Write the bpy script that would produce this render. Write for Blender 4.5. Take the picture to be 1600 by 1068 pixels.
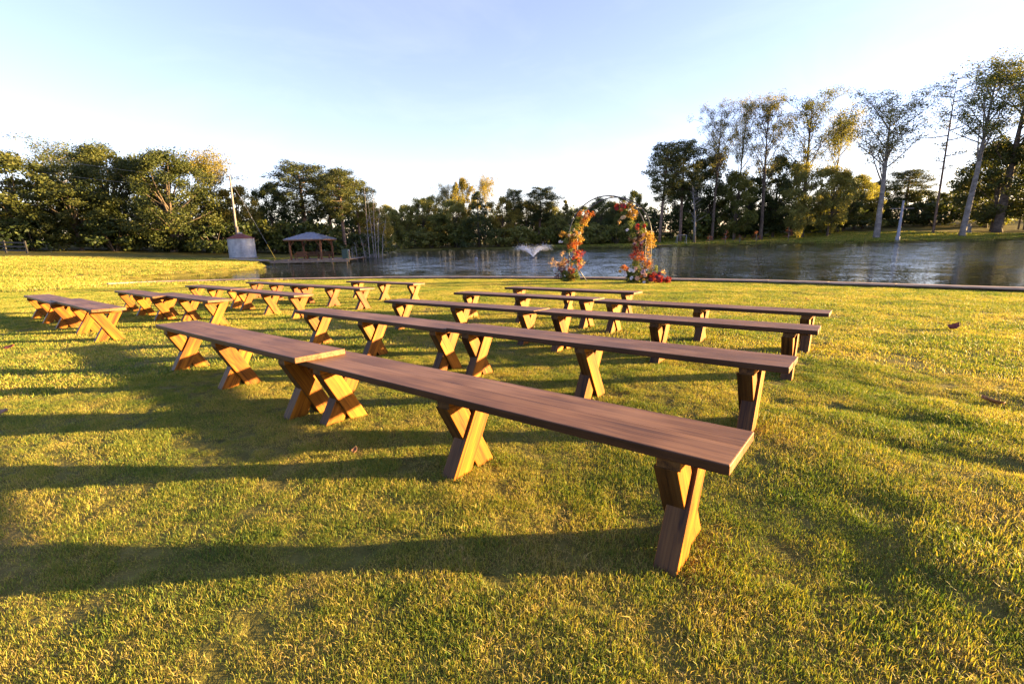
import bpy, bmesh, math, random
import numpy as np
from mathutils import Vector, Matrix

# ------------------------------------------------------------------ clear
for o in list(bpy.data.objects):
    bpy.data.objects.remove(o, do_unlink=True)
scene = bpy.context.scene
COL = scene.collection
R = math.radians

# ------------------------------------------------------------------ camera
CAM_Z = 1.12
pitch, roll = R(12.547), R(-1.2)
fwd = Vector((0, math.cos(pitch), -math.sin(pitch)))
up0 = Vector((0, math.sin(pitch), math.cos(pitch)))
rt0 = Vector((1, 0, 0))
rt = math.cos(roll) * rt0 + math.sin(roll) * up0
up = -math.sin(roll) * rt0 + math.cos(roll) * up0
cam_data = bpy.data.cameras.new("camera")
cam_data.sensor_width = 36.0
cam_data.lens = 36.0 * 732.4 / 1600.0
cam_data.clip_start = 0.05
cam_data.clip_end = 5000
cam = bpy.data.objects.new("camera", cam_data)
COL.objects.link(cam)
m = Matrix.Identity(4)
for i in range(3):
    m[i][0], m[i][1], m[i][2] = rt[i], up[i], -fwd[i]
m[2][3] = CAM_Z
cam.matrix_world = m
scene.camera = cam

# ------------------------------------------------------------------ world, sun, exposure
SUN_AZ, SUN_EL = R(86.5), R(7.7)          # azimuth clockwise from the view direction (+Y)
world = bpy.data.worlds.new("World")
scene.world = world
world.use_nodes = True
wn = world.node_tree
for n in list(wn.nodes):
    wn.nodes.remove(n)
sky = wn.nodes.new("ShaderNodeTexSky")
sky.sky_type = 'NISHITA'
sky.sun_disc = False
sky.sun_elevation = SUN_EL
sky.sun_rotation = SUN_AZ
sky.altitude = 200
sky.air_density = 1.0
sky.dust_density = 0.35
sky.ozone_density = 2.0
bg = wn.nodes.new("ShaderNodeBackground")
bg.inputs["Strength"].default_value = 0.057
wo = wn.nodes.new("ShaderNodeOutputWorld")
tint = wn.nodes.new("ShaderNodeMix"); tint.data_type = 'RGBA'; tint.blend_type = 'MULTIPLY'
tint.inputs[0].default_value = 1.0
tint.inputs[7].default_value = (1.19, 0.99, 1.18, 1)      # thin violet evening haze
wn.links.new(sky.outputs[0], tint.inputs[6])
hz = wn.nodes.new("ShaderNodeMix"); hz.data_type = 'RGBA'; hz.blend_type = 'ADD'
hz.inputs[0].default_value = 1.0
hz.inputs[7].default_value = (0.29, 0.18, 0.27, 1)       # even pale haze over the whole sky
wn.links.new(tint.outputs[2], hz.inputs[6])
# faint high wisps of cloud over the whole sky
wtc = wn.nodes.new("ShaderNodeTexCoord")
wmp = wn.nodes.new("ShaderNodeMapping"); wmp.inputs["Scale"].default_value = (1.6, 1.6, 5.0); wmp.inputs["Rotation"].default_value = (0.25, 0.15, 0.6)
wn.links.new(wtc.outputs["Generated"], wmp.inputs["Vector"])
wnz = wn.nodes.new("ShaderNodeTexNoise"); wnz.inputs["Scale"].default_value = 1.7; wnz.inputs["Detail"].default_value = 7; wnz.inputs["Roughness"].default_value = 0.62; wnz.inputs["Distortion"].default_value = 0.5
wn.links.new(wmp.outputs[0], wnz.inputs["Vector"])
wrp = wn.nodes.new("ShaderNodeValToRGB"); wrp.color_ramp.elements[0].position = 0.48; wrp.color_ramp.elements[1].position = 0.8
wrp.color_ramp.elements[0].color = (0, 0, 0, 1); wrp.color_ramp.elements[1].color = (0.24, 0.21, 0.21, 1)
wn.links.new(wnz.outputs[0], wrp.inputs[0])
cl = wn.nodes.new("ShaderNodeMix"); cl.data_type = 'RGBA'; cl.blend_type = 'ADD'; cl.inputs[0].default_value = 1.0
wn.links.new(hz.outputs[2], cl.inputs[6]); wn.links.new(wrp.outputs[0], cl.inputs[7])
wn.links.new(cl.outputs[2], bg.inputs["Color"])
wn.links.new(bg.outputs[0], wo.inputs["Surface"])

sun_dir = Vector((math.sin(SUN_AZ) * math.cos(SUN_EL), math.cos(SUN_AZ) * math.cos(SUN_EL), math.sin(SUN_EL)))
sd = bpy.data.lights.new("sun", 'SUN')
sd.energy = 5.0
sd.angle = R(0.6)
sd.color = (1.0, 0.66, 0.27)
sun = bpy.data.objects.new("sun", sd)
COL.objects.link(sun)
sun.rotation_euler = (-sun_dir).to_track_quat('-Z', 'Y').to_euler()
sun.location = (60, 0, 30)

vs = scene.view_settings
vs.view_transform = 'Standard'
vs.look = 'None'
vs.gamma = 1.0
vs.use_curve_mapping = False
vs.exposure = 3.0
scene.render.engine = 'CYCLES'
scene.cycles.use_denoising = True
scene.cycles.max_bounces = 8
scene.cycles.transparent_max_bounces = 8
scene.cycles.sample_clamp_indirect = 6.0

# ------------------------------------------------------------------ helpers
def tag(o, label=None, cat=None, group=None, kind=None):
    if label: o["label"] = label
    if cat: o["category"] = cat
    if group: o["group"] = group
    if kind: o["kind"] = kind
    return o

def empty(name, loc=(0, 0, 0), rz=0.0):
    o = bpy.data.objects.new(name, None)
    o.empty_display_size = 0.2
    COL.objects.link(o)
    o.location = loc
    o.rotation_euler = (0, 0, rz)
    return o

def link(name, mesh, parent=None, mat=None):
    o = bpy.data.objects.new(name, mesh)
    COL.objects.link(o)
    if parent is not None:
        o.parent = parent
    if mat is not None and len(mesh.materials) == 0:
        mesh.materials.append(mat)
    return o

class MB:
    """collects shapes; build() links them as one mesh object"""
    def __init__(self):
        self.v, self.f = [], []
    def add(self, verts, faces):
        b = len(self.v)
        self.v += [tuple(p) for p in verts]
        self.f += [tuple(i + b for i in f) for f in faces]
        return self
    def box(self, c, s, rz=0.0, taper=1.0):
        x, y, z = s[0] / 2, s[1] / 2, s[2] / 2
        cs, sn = math.cos(rz), math.sin(rz)
        vv = []
        for dz in (-1, 1):
            k = taper if dz > 0 else 1.0
            for dx, dy in ((-1, -1), (1, -1), (1, 1), (-1, 1)):
                px, py = dx * x * k, dy * y * k
                vv.append((c[0] + px * cs - py * sn, c[1] + px * sn + py * cs, c[2] + dz * z))
        return self.add(vv, [(3, 2, 1, 0), (4, 5, 6, 7), (0, 1, 5, 4), (1, 2, 6, 5), (2, 3, 7, 6), (3, 0, 4, 7)])
    def beam(self, a, b, w, h, upv=(0, 0, 1)):
        a, b = Vector(a), Vector(b)
        d = (b - a).normalized()
        s = d.cross(Vector(upv))
        if s.length < 1e-4: s = d.cross(Vector((1, 0, 0)))
        s.normalize()
        t = s.cross(d)
        vv = []
        for p in (a, b):
            for i, j in ((-1, -1), (1, -1), (1, 1), (-1, 1)):
                vv.append(p + s * (i * w / 2) + t * (j * h / 2))
        return self.add(vv, [(0, 1, 2, 3), (7, 6, 5, 4), (0, 4, 5, 1), (1, 5, 6, 2), (2, 6, 7, 3), (3, 7, 4, 0)])
    def tube(self, pts, rad, n=6, caps=True):
        pts = [Vector(p) for p in pts]
        if not hasattr(rad, '__len__'): rad = [rad] * len(pts)
        vv, ff = [], []
        ref = Vector((0.37, 0.91, 0.17))
        for i, p in enumerate(pts):
            d = (pts[min(i + 1, len(pts) - 1)] - pts[max(i - 1, 0)])
            if d.length < 1e-9: d = Vector((0, 0, 1))
            d.normalize()
            s = d.cross(ref)
            if s.length < 1e-3: s = d.cross(Vector((1, 0, 0)))
            s.normalize(); t = s.cross(d)
            for k in range(n):
                a = 2 * math.pi * k / n
                vv.append(p + (s * math.cos(a) + t * math.sin(a)) * rad[i])
        for i in range(len(pts) - 1):
            for k in range(n):
                k2 = (k + 1) % n
                ff.append((i * n + k, i * n + k2, (i + 1) * n + k2, (i + 1) * n + k))
        if caps:
            ff.append(tuple(range(n - 1, -1, -1)))
            ff.append(tuple((len(pts) - 1) * n + k for k in range(n)))
        return self.add(vv, ff)
    def mesh(self, name, mat=None, smooth=False):
        me = bpy.data.meshes.new(name)
        me.from_pydata(self.v, [], self.f)
        me.update()
        if mat: me.materials.append(mat)
        if smooth: me.polygons.foreach_set("use_smooth", [True] * len(me.polygons))
        return me
    def build(self, name, mat=None, parent=None, smooth=False):
        return link(name, self.mesh(name, mat, smooth), parent)

def fast_mesh(name, V, F, attrs=None, mat=None, smooth=False):
    """V (n,3), F (m,k) numpy arrays; attrs: {name: per-vertex float array}"""
    V = np.asarray(V, np.float32); F = np.asarray(F, np.int32)
    me = bpy.data.meshes.new(name)
    me.vertices.add(len(V)); me.vertices.foreach_set("co", V.ravel())
    k = F.shape[1]
    me.loops.add(F.size); me.loops.foreach_set("vertex_index", F.ravel())
    me.polygons.add(len(F))
    me.polygons.foreach_set("loop_start", np.arange(0, F.size, k, dtype=np.int32))
    try:
        me.polygons.foreach_set("loop_total", np.full(len(F), k, np.int32))
    except Exception:
        pass
    if smooth: me.polygons.foreach_set("use_smooth", np.ones(len(F), bool))
    me.update(calc_edges=True)
    if attrs:
        for an, arr in attrs.items():
            a = me.attributes.new(an, 'FLOAT', 'POINT')
            a.data.foreach_set("value", np.asarray(arr, np.float32))
    if mat: me.materials.append(mat)
    return me

# ------------------------------------------------------------------ materials
def new_mat(name):
    mt = bpy.data.materials.new(name)
    mt.use_nodes = True
    nt = mt.node_tree
    bs = nt.nodes["Principled BSDF"]
    return mt, nt, bs

def ramp(nt, stops, fac=None):
    r = nt.nodes.new("ShaderNodeValToRGB")
    el = r.color_ramp.elements
    while len(el) < len(stops): el.new(0.5)
    for e, (p, c) in zip(el, stops):
        e.position = p; e.color = (*c, 1)
    if fac is not None: nt.links.new(fac, r.inputs[0])
    return r

def noise(nt, vec, scale, detail=4.0, rough=0.55, dist=0.0):
    n = nt.nodes.new("ShaderNodeTexNoise")
    n.inputs["Scale"].default_value = scale
    n.inputs["Detail"].default_value = detail
    n.inputs["Roughness"].default_value = rough
    n.inputs["Distortion"].default_value = dist
    if vec is not None: nt.links.new(vec, n.inputs["Vector"])
    return n

def mapping(nt, vec, scale=(1, 1, 1), loc=(0, 0, 0)):
    mp = nt.nodes.new("ShaderNodeMapping")
    mp.inputs["Scale"].default_value = scale
    mp.inputs["Location"].default_value = loc
    nt.links.new(vec, mp.inputs["Vector"])
    return mp

def math_n(nt, op, a, b=None, c=None, clamp=False):
    n = nt.nodes.new("ShaderNodeMath"); n.operation = op; n.use_clamp = clamp
    for i, v in enumerate((a, b, c)):
        if v is None: continue
        if isinstance(v, (int, float)): n.inputs[i].default_value = v
        else: nt.links.new(v, n.inputs[i])
    return n.outputs[0]

def mix_c(nt, fac, a, b, mode='MIX'):
    n = nt.nodes.new("ShaderNodeMix"); n.data_type = 'RGBA'; n.blend_type = mode
    for s, v in ((n.inputs[0], fac), (n.inputs[6], a), (n.inputs[7], b)):
        if isinstance(v, (int, float)): s.default_value = v
        elif isinstance(v, tuple): s.default_value = (*v, 1)
        else: nt.links.new(v, s)
    return n.outputs[2]

def bump(nt, h, bs, strength=0.3, dist=0.01):
    b = nt.nodes.new("ShaderNodeBump")
    b.inputs["Strength"].default_value = strength
    b.inputs["Distance"].default_value = dist
    nt.links.new(h, b.inputs["Height"])
    nt.links.new(b.outputs[0], bs.inputs["Normal"])
    return b

def simple(name, col, rough=0.6, metal=0.0, var=0.15, scale=6.0, bmp=0.15, bdist=0.01):
    mt, nt, bs = new_mat(name)
    tc = nt.nodes.new("ShaderNodeTexCoord")
    n = noise(nt, tc.outputs["Object"], scale, 5)
    d = tuple(c * (1 - var * 1.6) for c in col); l = tuple(min(1, c * (1 + var)) for c in col)
    r = ramp(nt, [(0.3, d), (0.7, l)], n.outputs[0])
    nt.links.new(r.outputs[0], bs.inputs["Base Color"])
    bs.inputs["Roughness"].default_value = rough
    bs.inputs["Metallic"].default_value = metal
    if bmp: bump(nt, n.outputs[0], bs, bmp, bdist)
    return mt

def wood(name, dark, mid, light, rough=0.5, spec=0.4, weather=None, wfac=0.4, side=None, gs=1.0):
    """grain runs along the x of the 'grain' attribute"""
    mt, nt, bs = new_mat(name)
    at = nt.nodes.new("ShaderNodeAttribute"); at.attribute_name = "grain"
    oi = nt.nodes.new("ShaderNodeObjectInfo")
    cx = nt.nodes.new("ShaderNodeCombineXYZ")
    k = math_n(nt, 'MULTIPLY', oi.outputs["Random"], 37.0)
    for i in range(3): nt.links.new(k, cx.inputs[i])
    ad = nt.nodes.new("ShaderNodeVectorMath"); ad.operation = 'ADD'
    nt.links.new(at.outputs["Vector"], ad.inputs[0]); nt.links.new(cx.outputs[0], ad.inputs[1])
    base = ad.outputs[0]
    # knots warp the grain
    vo = nt.nodes.new("ShaderNodeTexVoronoi"); vo.inputs["Scale"].default_value = 1.0
    mk = mapping(nt, base, (1.5, 5.5, 4.0)); nt.links.new(mk.outputs[0], vo.inputs["Vector"])
    kn = math_n(nt, 'SUBTRACT', 1.0, math_n(nt, 'MULTIPLY', vo.outputs["Distance"], 3.8), clamp=True)
    m1 = mapping(nt, base, (1.1, 26 * gs, 26 * gs))
    sep = nt.nodes.new("ShaderNodeVectorMath"); sep.operation = 'ADD'
    cmb = nt.nodes.new("ShaderNodeCombineXYZ"); nt.links.new(math_n(nt, 'MULTIPLY', kn, 1.6), cmb.inputs[1])
    nt.links.new(m1.outputs[0], sep.inputs[0]); nt.links.new(cmb.outputs[0], sep.inputs[1])
    n1 = noise(nt, sep.outputs[0], 1.0, 4, 0.6, 0.6)
    m2 = mapping(nt, base, (4.0, 150, 150))
    n2 = noise(nt, m2.outputs[0], 1.0, 3, 0.6)
    m3 = mapping(nt, base, (1.0, 2.0, 2.0))
    n3 = noise(nt, m3.outputs[0], 2.0, 3)
    f = math_n(nt, 'ADD', math_n(nt, 'MULTIPLY', n1.outputs[0], 0.7), math_n(nt, 'MULTIPLY', n2.outputs[0], 0.3))
    r = ramp(nt, [(0.38, dark), (0.5, mid), (0.62, light)], f)
    col = mix_c(nt, math_n(nt, 'MULTIPLY', math_n(nt, 'POWER', kn, 2.0), 0.75), r.outputs[0], tuple(c * 0.35 for c in dark))
    rr = ramp(nt, [(0.35, (0.72, 0.72, 0.72)), (0.65, (1.15, 1.15, 1.15))], n3.outputs[0])
    col = mix_c(nt, 1.0, col, rr.outputs[0], 'MULTIPLY')
    rnd = ramp(nt, [(0.0, (0.82, 0.82, 0.84)), (1.0, (1.12, 1.08, 1.05))], oi.outputs["Random"])
    col = mix_c(nt, 1.0, col, rnd.outputs[0], 'MULTIPLY')
    if weather:
        w = math_n(nt, 'MULTIPLY', ramp(nt, [(0.45, (0, 0, 0)), (0.7, (1, 1, 1))], n3.outputs[0]).outputs[0], wfac)
        col = mix_c(nt, w, col, weather)
    if side:     # narrow edges darkened: shade painted into the colour, on legs also a greyer stain
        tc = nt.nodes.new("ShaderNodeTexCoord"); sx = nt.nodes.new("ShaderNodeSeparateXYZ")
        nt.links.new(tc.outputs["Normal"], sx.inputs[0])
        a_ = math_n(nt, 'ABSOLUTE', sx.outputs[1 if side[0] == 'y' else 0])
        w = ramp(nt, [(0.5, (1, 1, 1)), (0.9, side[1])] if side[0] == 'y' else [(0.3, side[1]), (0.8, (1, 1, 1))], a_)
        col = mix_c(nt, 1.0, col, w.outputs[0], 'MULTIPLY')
    nt.links.new(col, bs.inputs["Base Color"])
    bs.inputs["Roughness"].default_value = rough
    bs.inputs["Specular IOR Level"].default_value = spec
    bump(nt, f, bs, 0.35, 0.004)
    return mt

def foliage(name, c0, c1, c2, transl=0.35, rough=0.6):
    mt, nt, bs = new_mat(name)
    at = nt.nodes.new("ShaderNodeAttribute"); at.attribute_name = "tint"
    oi = nt.nodes.new("ShaderNodeObjectInfo")
    f = math_n(nt, 'ADD', at.outputs["Fac"], math_n(nt, 'MULTIPLY', math_n(nt, 'SUBTRACT', oi.outputs["Random"], 0.5), 0.25))
    r = ramp(nt, [(0.05, c0), (0.5, c1), (0.95, c2)], f)
    nt.links.new(r.outputs[0], bs.inputs["Base Color"])
    bs.inputs["Roughness"].default_value = rough
    bs.inputs["Specular IOR Level"].default_value = 0.25
    tr = nt.nodes.new("ShaderNodeBsdfTranslucent")
    warm = mix_c(nt, 1.0, r.outputs[0], (1.5, 1.35, 0.6), 'MULTIPLY')
    nt.links.new(warm, tr.inputs["Color"])
    mx = nt.nodes.new("ShaderNodeMixShader"); mx.inputs[0].default_value = transl
    nt.links.new(bs.outputs[0], mx.inputs[1]); nt.links.new(tr.outputs[0], mx.inputs[2])
    nt.links.new(mx.outputs[0], nt.nodes["Material Output"].inputs["Surface"])
    return mt

M = {}
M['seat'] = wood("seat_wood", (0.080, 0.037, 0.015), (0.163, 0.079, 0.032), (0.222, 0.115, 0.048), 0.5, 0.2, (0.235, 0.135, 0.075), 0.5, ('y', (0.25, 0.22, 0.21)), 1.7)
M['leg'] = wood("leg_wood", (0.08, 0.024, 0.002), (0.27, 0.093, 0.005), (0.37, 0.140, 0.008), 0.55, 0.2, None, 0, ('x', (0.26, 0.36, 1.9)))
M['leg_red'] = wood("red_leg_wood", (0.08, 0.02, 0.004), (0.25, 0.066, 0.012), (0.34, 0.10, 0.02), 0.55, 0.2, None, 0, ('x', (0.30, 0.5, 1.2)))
M['deck'] = wood("deck_wood", (0.10, 0.075, 0.055), (0.19, 0.15, 0.115), (0.28, 0.22, 0.17), 0.7, 0.3)
M['post'] = wood("cedar_wood", (0.06, 0.024, 0.012), (0.13, 0.055, 0.025), (0.19, 0.085, 0.04), 0.6, 0.3)
M['cap'] = wood("cap_wood", (0.20, 0.14, 0.11), (0.36, 0.27, 0.21), (0.46, 0.36, 0.28), 0.7, 0.3)
M['bulkhead'] = wood("bulkhead_wood", (0.035, 0.025, 0.02), (0.07, 0.05, 0.04), (0.11, 0.08, 0.06), 0.8, 0.2)
M['iron'] = simple("dark_iron", (0.06, 0.06, 0.065), 0.4, 0.5, 0.2, 20, 0.05)
M['black_wood'] = simple("black_fence_paint", (0.022, 0.02, 0.02), 0.6, 0, 0.3, 5)
M['white'] = simple("white_paint", (0.22, 0.225, 0.25), 0.6, 0, 0.12, 3)
M['galv'] = simple("galvanised_sheet", (0.30, 0.33, 0.37), 0.5, 0.2, 0.2, 2.2, 0.1)
M['rust'] = simple("rusty_roof_sheet", (0.17, 0.05, 0.035), 0.7, 0.2, 0.4, 4.0, 0.2)
M['roofblue'] = simple("standing_seam_metal", (0.17, 0.19, 0.23), 0.38, 0.5, 0.1, 3.0, 0.03)
M['concrete'] = simple("concrete", (0.22, 0.20, 0.18), 0.85, 0, 0.2, 3.0, 0.3)
M['pole'] = simple("weathered_pole", (0.23, 0.20, 0.18), 0.8, 0, 0.25, 4.0, 0.3)
M['cable'] = simple("cable", (0.25, 0.24, 0.23), 0.5, 0.4, 0.1, 5, 0)
M['yellow'] = simple("yellow_guard", (0.75, 0.45, 0.02), 0.5, 0, 0.1, 5, 0)
M['green_box'] = simple("green_cabinet", (0.025, 0.06, 0.05), 0.5, 0.1, 0.2, 4, 0.05)
M['bark'] = simple("bark", (0.10, 0.075, 0.055), 0.9, 0, 0.4, 3.0, 0.6, 0.05)
M['bark_pale'] = simple("pale_bark", (0.21, 0.19, 0.17), 0.85, 0, 0.35, 2.0, 0.5, 0.05)
M['bark_pine'] = simple("pine_bark", (0.16, 0.105, 0.075), 0.9, 0, 0.4, 3.0, 0.6, 0.05)
M['bare'] = simple("bare_twigs", (0.22, 0.20, 0.19), 0.85, 0, 0.25, 3.0, 0.2)

M['f_oak'] = foliage("oak_leaves", (0.034, 0.050, 0.013), (0.066, 0.082, 0.02), (0.105, 0.108, 0.027), 0.3)
M['f_dark'] = foliage("dark_leaves", (0.025, 0.042, 0.014), (0.055, 0.078, 0.022), (0.10, 0.115, 0.03), 0.3)
M['f_mid'] = foliage("mid_green_leaves", (0.06, 0.085, 0.02), (0.12, 0.14, 0.03), (0.20, 0.19, 0.045), 0.4)
M['f_yellow'] = foliage("yellow_green_leaves", (0.13, 0.13, 0.028), (0.25, 0.22, 0.045), (0.36, 0.28, 0.06), 0.4)
M['f_brown'] = foliage("browning_leaves", (0.09, 0.065, 0.022), (0.17, 0.12, 0.035), (0.27, 0.18, 0.05), 0.35)
M['f_pine'] = foliage("pine_needles", (0.028, 0.045, 0.018), (0.07, 0.088, 0.026), (0.14, 0.14, 0.042), 0.25)
M['f_pale'] = foliage("pale_leaves", (0.10, 0.115, 0.045), (0.17, 0.175, 0.068), (0.24, 0.225, 0.09), 0.45)
M['f_far'] = foliage("green_gold_leaves", (0.10, 0.125, 0.036), (0.20, 0.21, 0.058), (0.31, 0.285, 0.08), 0.42)
M['f_rust'] = foliage("rust_needles", (0.16, 0.055, 0.025), (0.27, 0.10, 0.045), (0.36, 0.16, 0.07), 0.35)

# grass
def grass_mat(name):
    mt, nt, bs = new_mat(name)
    at = nt.nodes.new("ShaderNodeAttribute"); at.attribute_name = "tint"
    ge = nt.nodes.new("ShaderNodeNewGeometry")
    n1 = noise(nt, ge.outputs["Position"], 0.9, 4, 0.6)
    n2 = noise(nt, ge.outputs["Position"], 6.0, 3, 0.6)
    a = math_n(nt, 'MULTIPLY', math_n(nt, 'SUBTRACT', n1.outputs[0], 0.5), 1.4)
    b = math_n(nt, 'MULTIPLY', math_n(nt, 'SUBTRACT', n2.outputs[0], 0.5), 0.9)
    f = math_n(nt, 'ADD', at.outputs["Fac"], math_n(nt, 'ADD', a, b), clamp=True)
    r = ramp(nt, [(0.0, (0.046, 0.096, 0.018)), (0.35, (0.140, 0.200, 0.027)), (0.62, (0.31, 0.288, 0.046)), (1.0, (0.46, 0.34, 0.12))], f)
    nt.links.new(r.outputs[0], bs.inputs["Base Color"])
    bs.inputs["Roughness"].default_value = 0.55
    bs.inputs["Specular IOR Level"].default_value = 0.25
    tr = nt.nodes.new("ShaderNodeBsdfTranslucent")
    nt.links.new(mix_c(nt, 1.0, r.outputs[0], (1.3, 1.25, 0.5), 'MULTIPLY'), tr.inputs["Color"])
    mx = nt.nodes.new("ShaderNodeMixShader"); mx.inputs[0].default_value = 0.35
    nt.links.new(bs.outputs[0], mx.inputs[1]); nt.links.new(tr.outputs[0], mx.inputs[2])
    nt.links.new(mx.outputs[0], nt.nodes["Material Output"].inputs["Surface"])
    return mt
M['grass'] = grass_mat("grass_blades")

def ground_mat():
    mt, nt, bs = new_mat("lawn_soil")
    ge = nt.nodes.new("ShaderNodeNewGeometry")
    n1 = noise(nt, ge.outputs["Position"], 0.5, 6, 0.6)
    n2 = noise(nt, ge.outputs["Position"], 14.0, 5, 0.65)
    r1 = ramp(nt, [(0.3, (0.075, 0.085, 0.02)), (0.55, (0.14, 0.125, 0.03)), (0.75, (0.21, 0.155, 0.06))], n1.outputs[0])
    r2 = ramp(nt, [(0.3, (0.55, 0.55, 0.5)), (0.7, (1.25, 1.2, 1.15))], n2.outputs[0])
    nt.links.new(mix_c(nt, 1.0, r1.outputs[0], r2.outputs[0], 'MULTIPLY'), bs.inputs["Base Color"])
    bs.inputs["Roughness"].default_value = 0.9
    bs.inputs["Specular IOR Level"].default_value = 0.1
    bump(nt, n2.outputs[0], bs, 0.8, 0.05)
    return mt
M['ground'] = ground_mat()

def water_mat():
    mt, nt, bs = new_mat("pond_water")
    ge = nt.nodes.new("ShaderNodeNewGeometry")
    m1 = mapping(nt, ge.outputs["Position"], (1.0, 1.6, 1.0))
    n1 = noise(nt, m1.outputs[0], 8.0, 3, 0.6, 0.4)
    n2 = noise(nt, ge.outputs["Position"], 0.6, 2, 0.5, 0.2)
    n3 = noise(nt, ge.outputs["Position"], 0.045, 3, 0.5)
    patch = ramp(nt, [(0.35, (0.5, 0.5, 0.5)), (0.65, (1, 1, 1))], n3.outputs[0])
    sp = nt.nodes.new("ShaderNodeSeparateXYZ"); nt.links.new(ge.outputs["Position"], sp.inputs[0])
    yy_ = math_n(nt, 'ADD', sp.outputs[1], math_n(nt, 'ADD', math_n(nt, 'MULTIPLY', sp.outputs[0], 0.25), math_n(nt, 'MULTIPLY', n3.outputs[0], 14.0)))
    mr = nt.nodes.new("ShaderNodeMapRange"); mr.interpolation_type = 'SMOOTHSTEP'
    nt.links.new(yy_, mr.inputs[0]); mr.inputs[1].default_value = 30; mr.inputs[2].default_value = 50; mr.inputs[3].default_value = 0.15; mr.inputs[4].default_value = 1.3   # wind reaches the open water, the near bank is sheltered
    bs.inputs["Base Color"].default_value = (0.012, 0.016, 0.012, 1)
    bs.inputs["Roughness"].default_value = 0.06
    bs.inputs["IOR"].default_value = 1.33
    bs.inputs["Specular IOR Level"].default_value = 0.5
    def centred(nz, k):
        a = nt.nodes.new("ShaderNodeVectorMath"); a.operation = 'SUBTRACT'; nt.links.new(nz.outputs["Color"], a.inputs[0]); a.inputs[1].default_value = (0.5, 0.5, 0.5)
        b = nt.nodes.new("ShaderNodeVectorMath"); b.operation = 'MULTIPLY'; nt.links.new(a.outputs[0], b.inputs[0]); b.inputs[1].default_value = (k, k, 0)
        return b.outputs[0]
    ad = nt.nodes.new("ShaderNodeVectorMath"); ad.operation = 'ADD'
    nt.links.new(centred(n1, 1.0), ad.inputs[0]); nt.links.new(centred(n2, 0.3), ad.inputs[1])
    sc = nt.nodes.new("ShaderNodeVectorMath"); sc.operation = 'SCALE'
    nt.links.new(ad.outputs[0], sc.inputs[0]); nt.links.new(math_n(nt, 'MULTIPLY', patch.outputs[0], mr.outputs[0]), sc.inputs["Scale"])
    up_ = nt.nodes.new("ShaderNodeVectorMath"); up_.operation = 'ADD'; nt.links.new(sc.outputs[0], up_.inputs[0]); up_.inputs[1].default_value = (0, 0, 1)
    no_ = nt.nodes.new("ShaderNodeVectorMath"); no_.operation = 'NORMALIZE'; nt.links.new(up_.outputs[0], no_.inputs[0])
    nt.links.new(no_.outputs[0], bs.inputs["Normal"])
    return mt
M['water'] = water_mat()

# ------------------------------------------------------------------ terrain
WATER_Z = -1.2
rngG = np.random.default_rng(7)
_tab = rngG.random((256, 256))
def vnoise(x, y, s, off=0.0):
    x = np.asarray(x, float) / s + 91.3 + off; y = np.asarray(y, float) / s + 57.7 + off * 1.7
    xi, yi = np.floor(x).astype(int), np.floor(y).astype(int)
    fx, fy = x - xi, y - yi
    fx = fx * fx * (3 - 2 * fx); fy = fy * fy * (3 - 2 * fy)
    g = lambda i, j: _tab[i % 256, j % 256]
    return (g(xi, yi) * (1 - fx) + g(xi + 1, yi) * fx) * (1 - fy) + (g(xi, yi + 1) * (1 - fx) + g(xi + 1, yi + 1) * fx) * fy - 0.5

def sstep(a, b, x):
    t = np.clip((np.asarray(x, float) - a) / (b - a), 0, 1)
    return t * t * (3 - 2 * t)

WALL = [(-17.6, 20.6), (-16.5, 22.0), (-14.3, 22.55), (-11.4, 22.95), (-6.3, 23.3), (-3.0, 22.5), (0.06, 21.46), (2.03, 20.6), (5.2, 18.95), (8.9, 16.2), (10.1, 14.9), (11.2, 13.6), (12.9, 11.7), (17.0, 7.4), (24, 0.5), (33, -8.0)]
POND = np.array(WALL + [(60, -22), (110, -10), (135, 20), (118, 48), (106, 64), (104, 78), (92, 85.3), (81, 85.7), (70, 86.1), (61, 91), (52, 96), (37, 92), (25, 92.3), (18, 99.5), (4.4, 100.5), (-13.6, 104.5), (-26, 99.4), (-24.8, 83), (-21.7, 68), (-22.5, 60), (-27.2, 55), (-27.0, 51.5), (-24.6, 47), (-22.6, 42.8), (-23.0, 40.3), (-23.6, 35.8), (-24.7, 33), (-24.4, 30), (-21.5, 25.5)])

# benches: centre of seat top (x, y, z), heading of the long axis
BENCH = [
 ("A2", -0.265, 2.351, 0.369, -38.22), ("A1", -2.35, 3.892, 0.368, -38.03), ("B2", 0.591, 3.501, 0.348, -37.46), ("B1", -1.551, 5.16, 0.297, -38.61),
 ("C2", 1.486, 4.647, 0.308, -35.86), ("C1", -0.724, 6.421, 0.245, -36.08), ("D2", 2.317, 5.733, 0.263, -38.38), ("D1", 0.187, 7.57, 0.215, -36.77),
 ("E1", 1.052, 8.612, 0.177, -38.13), ("F1", -8.203, 8.349, 0.242, -38.14), ("F2", -6.398, 7.019, 0.29, -38.04), ("G1", -7.22, 9.223, 0.212, -39.4),
 ("G2", -5.655, 8.221, 0.236, -38.03), ("H1", -6.939, 11.03, 0.137, -38.52), ("H2", -4.716, 9.179, 0.184, -39.64), ("I1", -6.138, 12.288, 0.09, -39.17),
 ("I2", -4.038, 10.603, 0.134, -38.63), ("J1", -3.24, 11.972, 0.086, -37.7)]
SEAT_H = 0.45
LAWN_N = Vector((0.00707, 0.03494, 0.99936)).normalized()
def lawn_plane(x, y):
    return 0.026 - 0.00708 * x - 0.03496 * y

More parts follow.
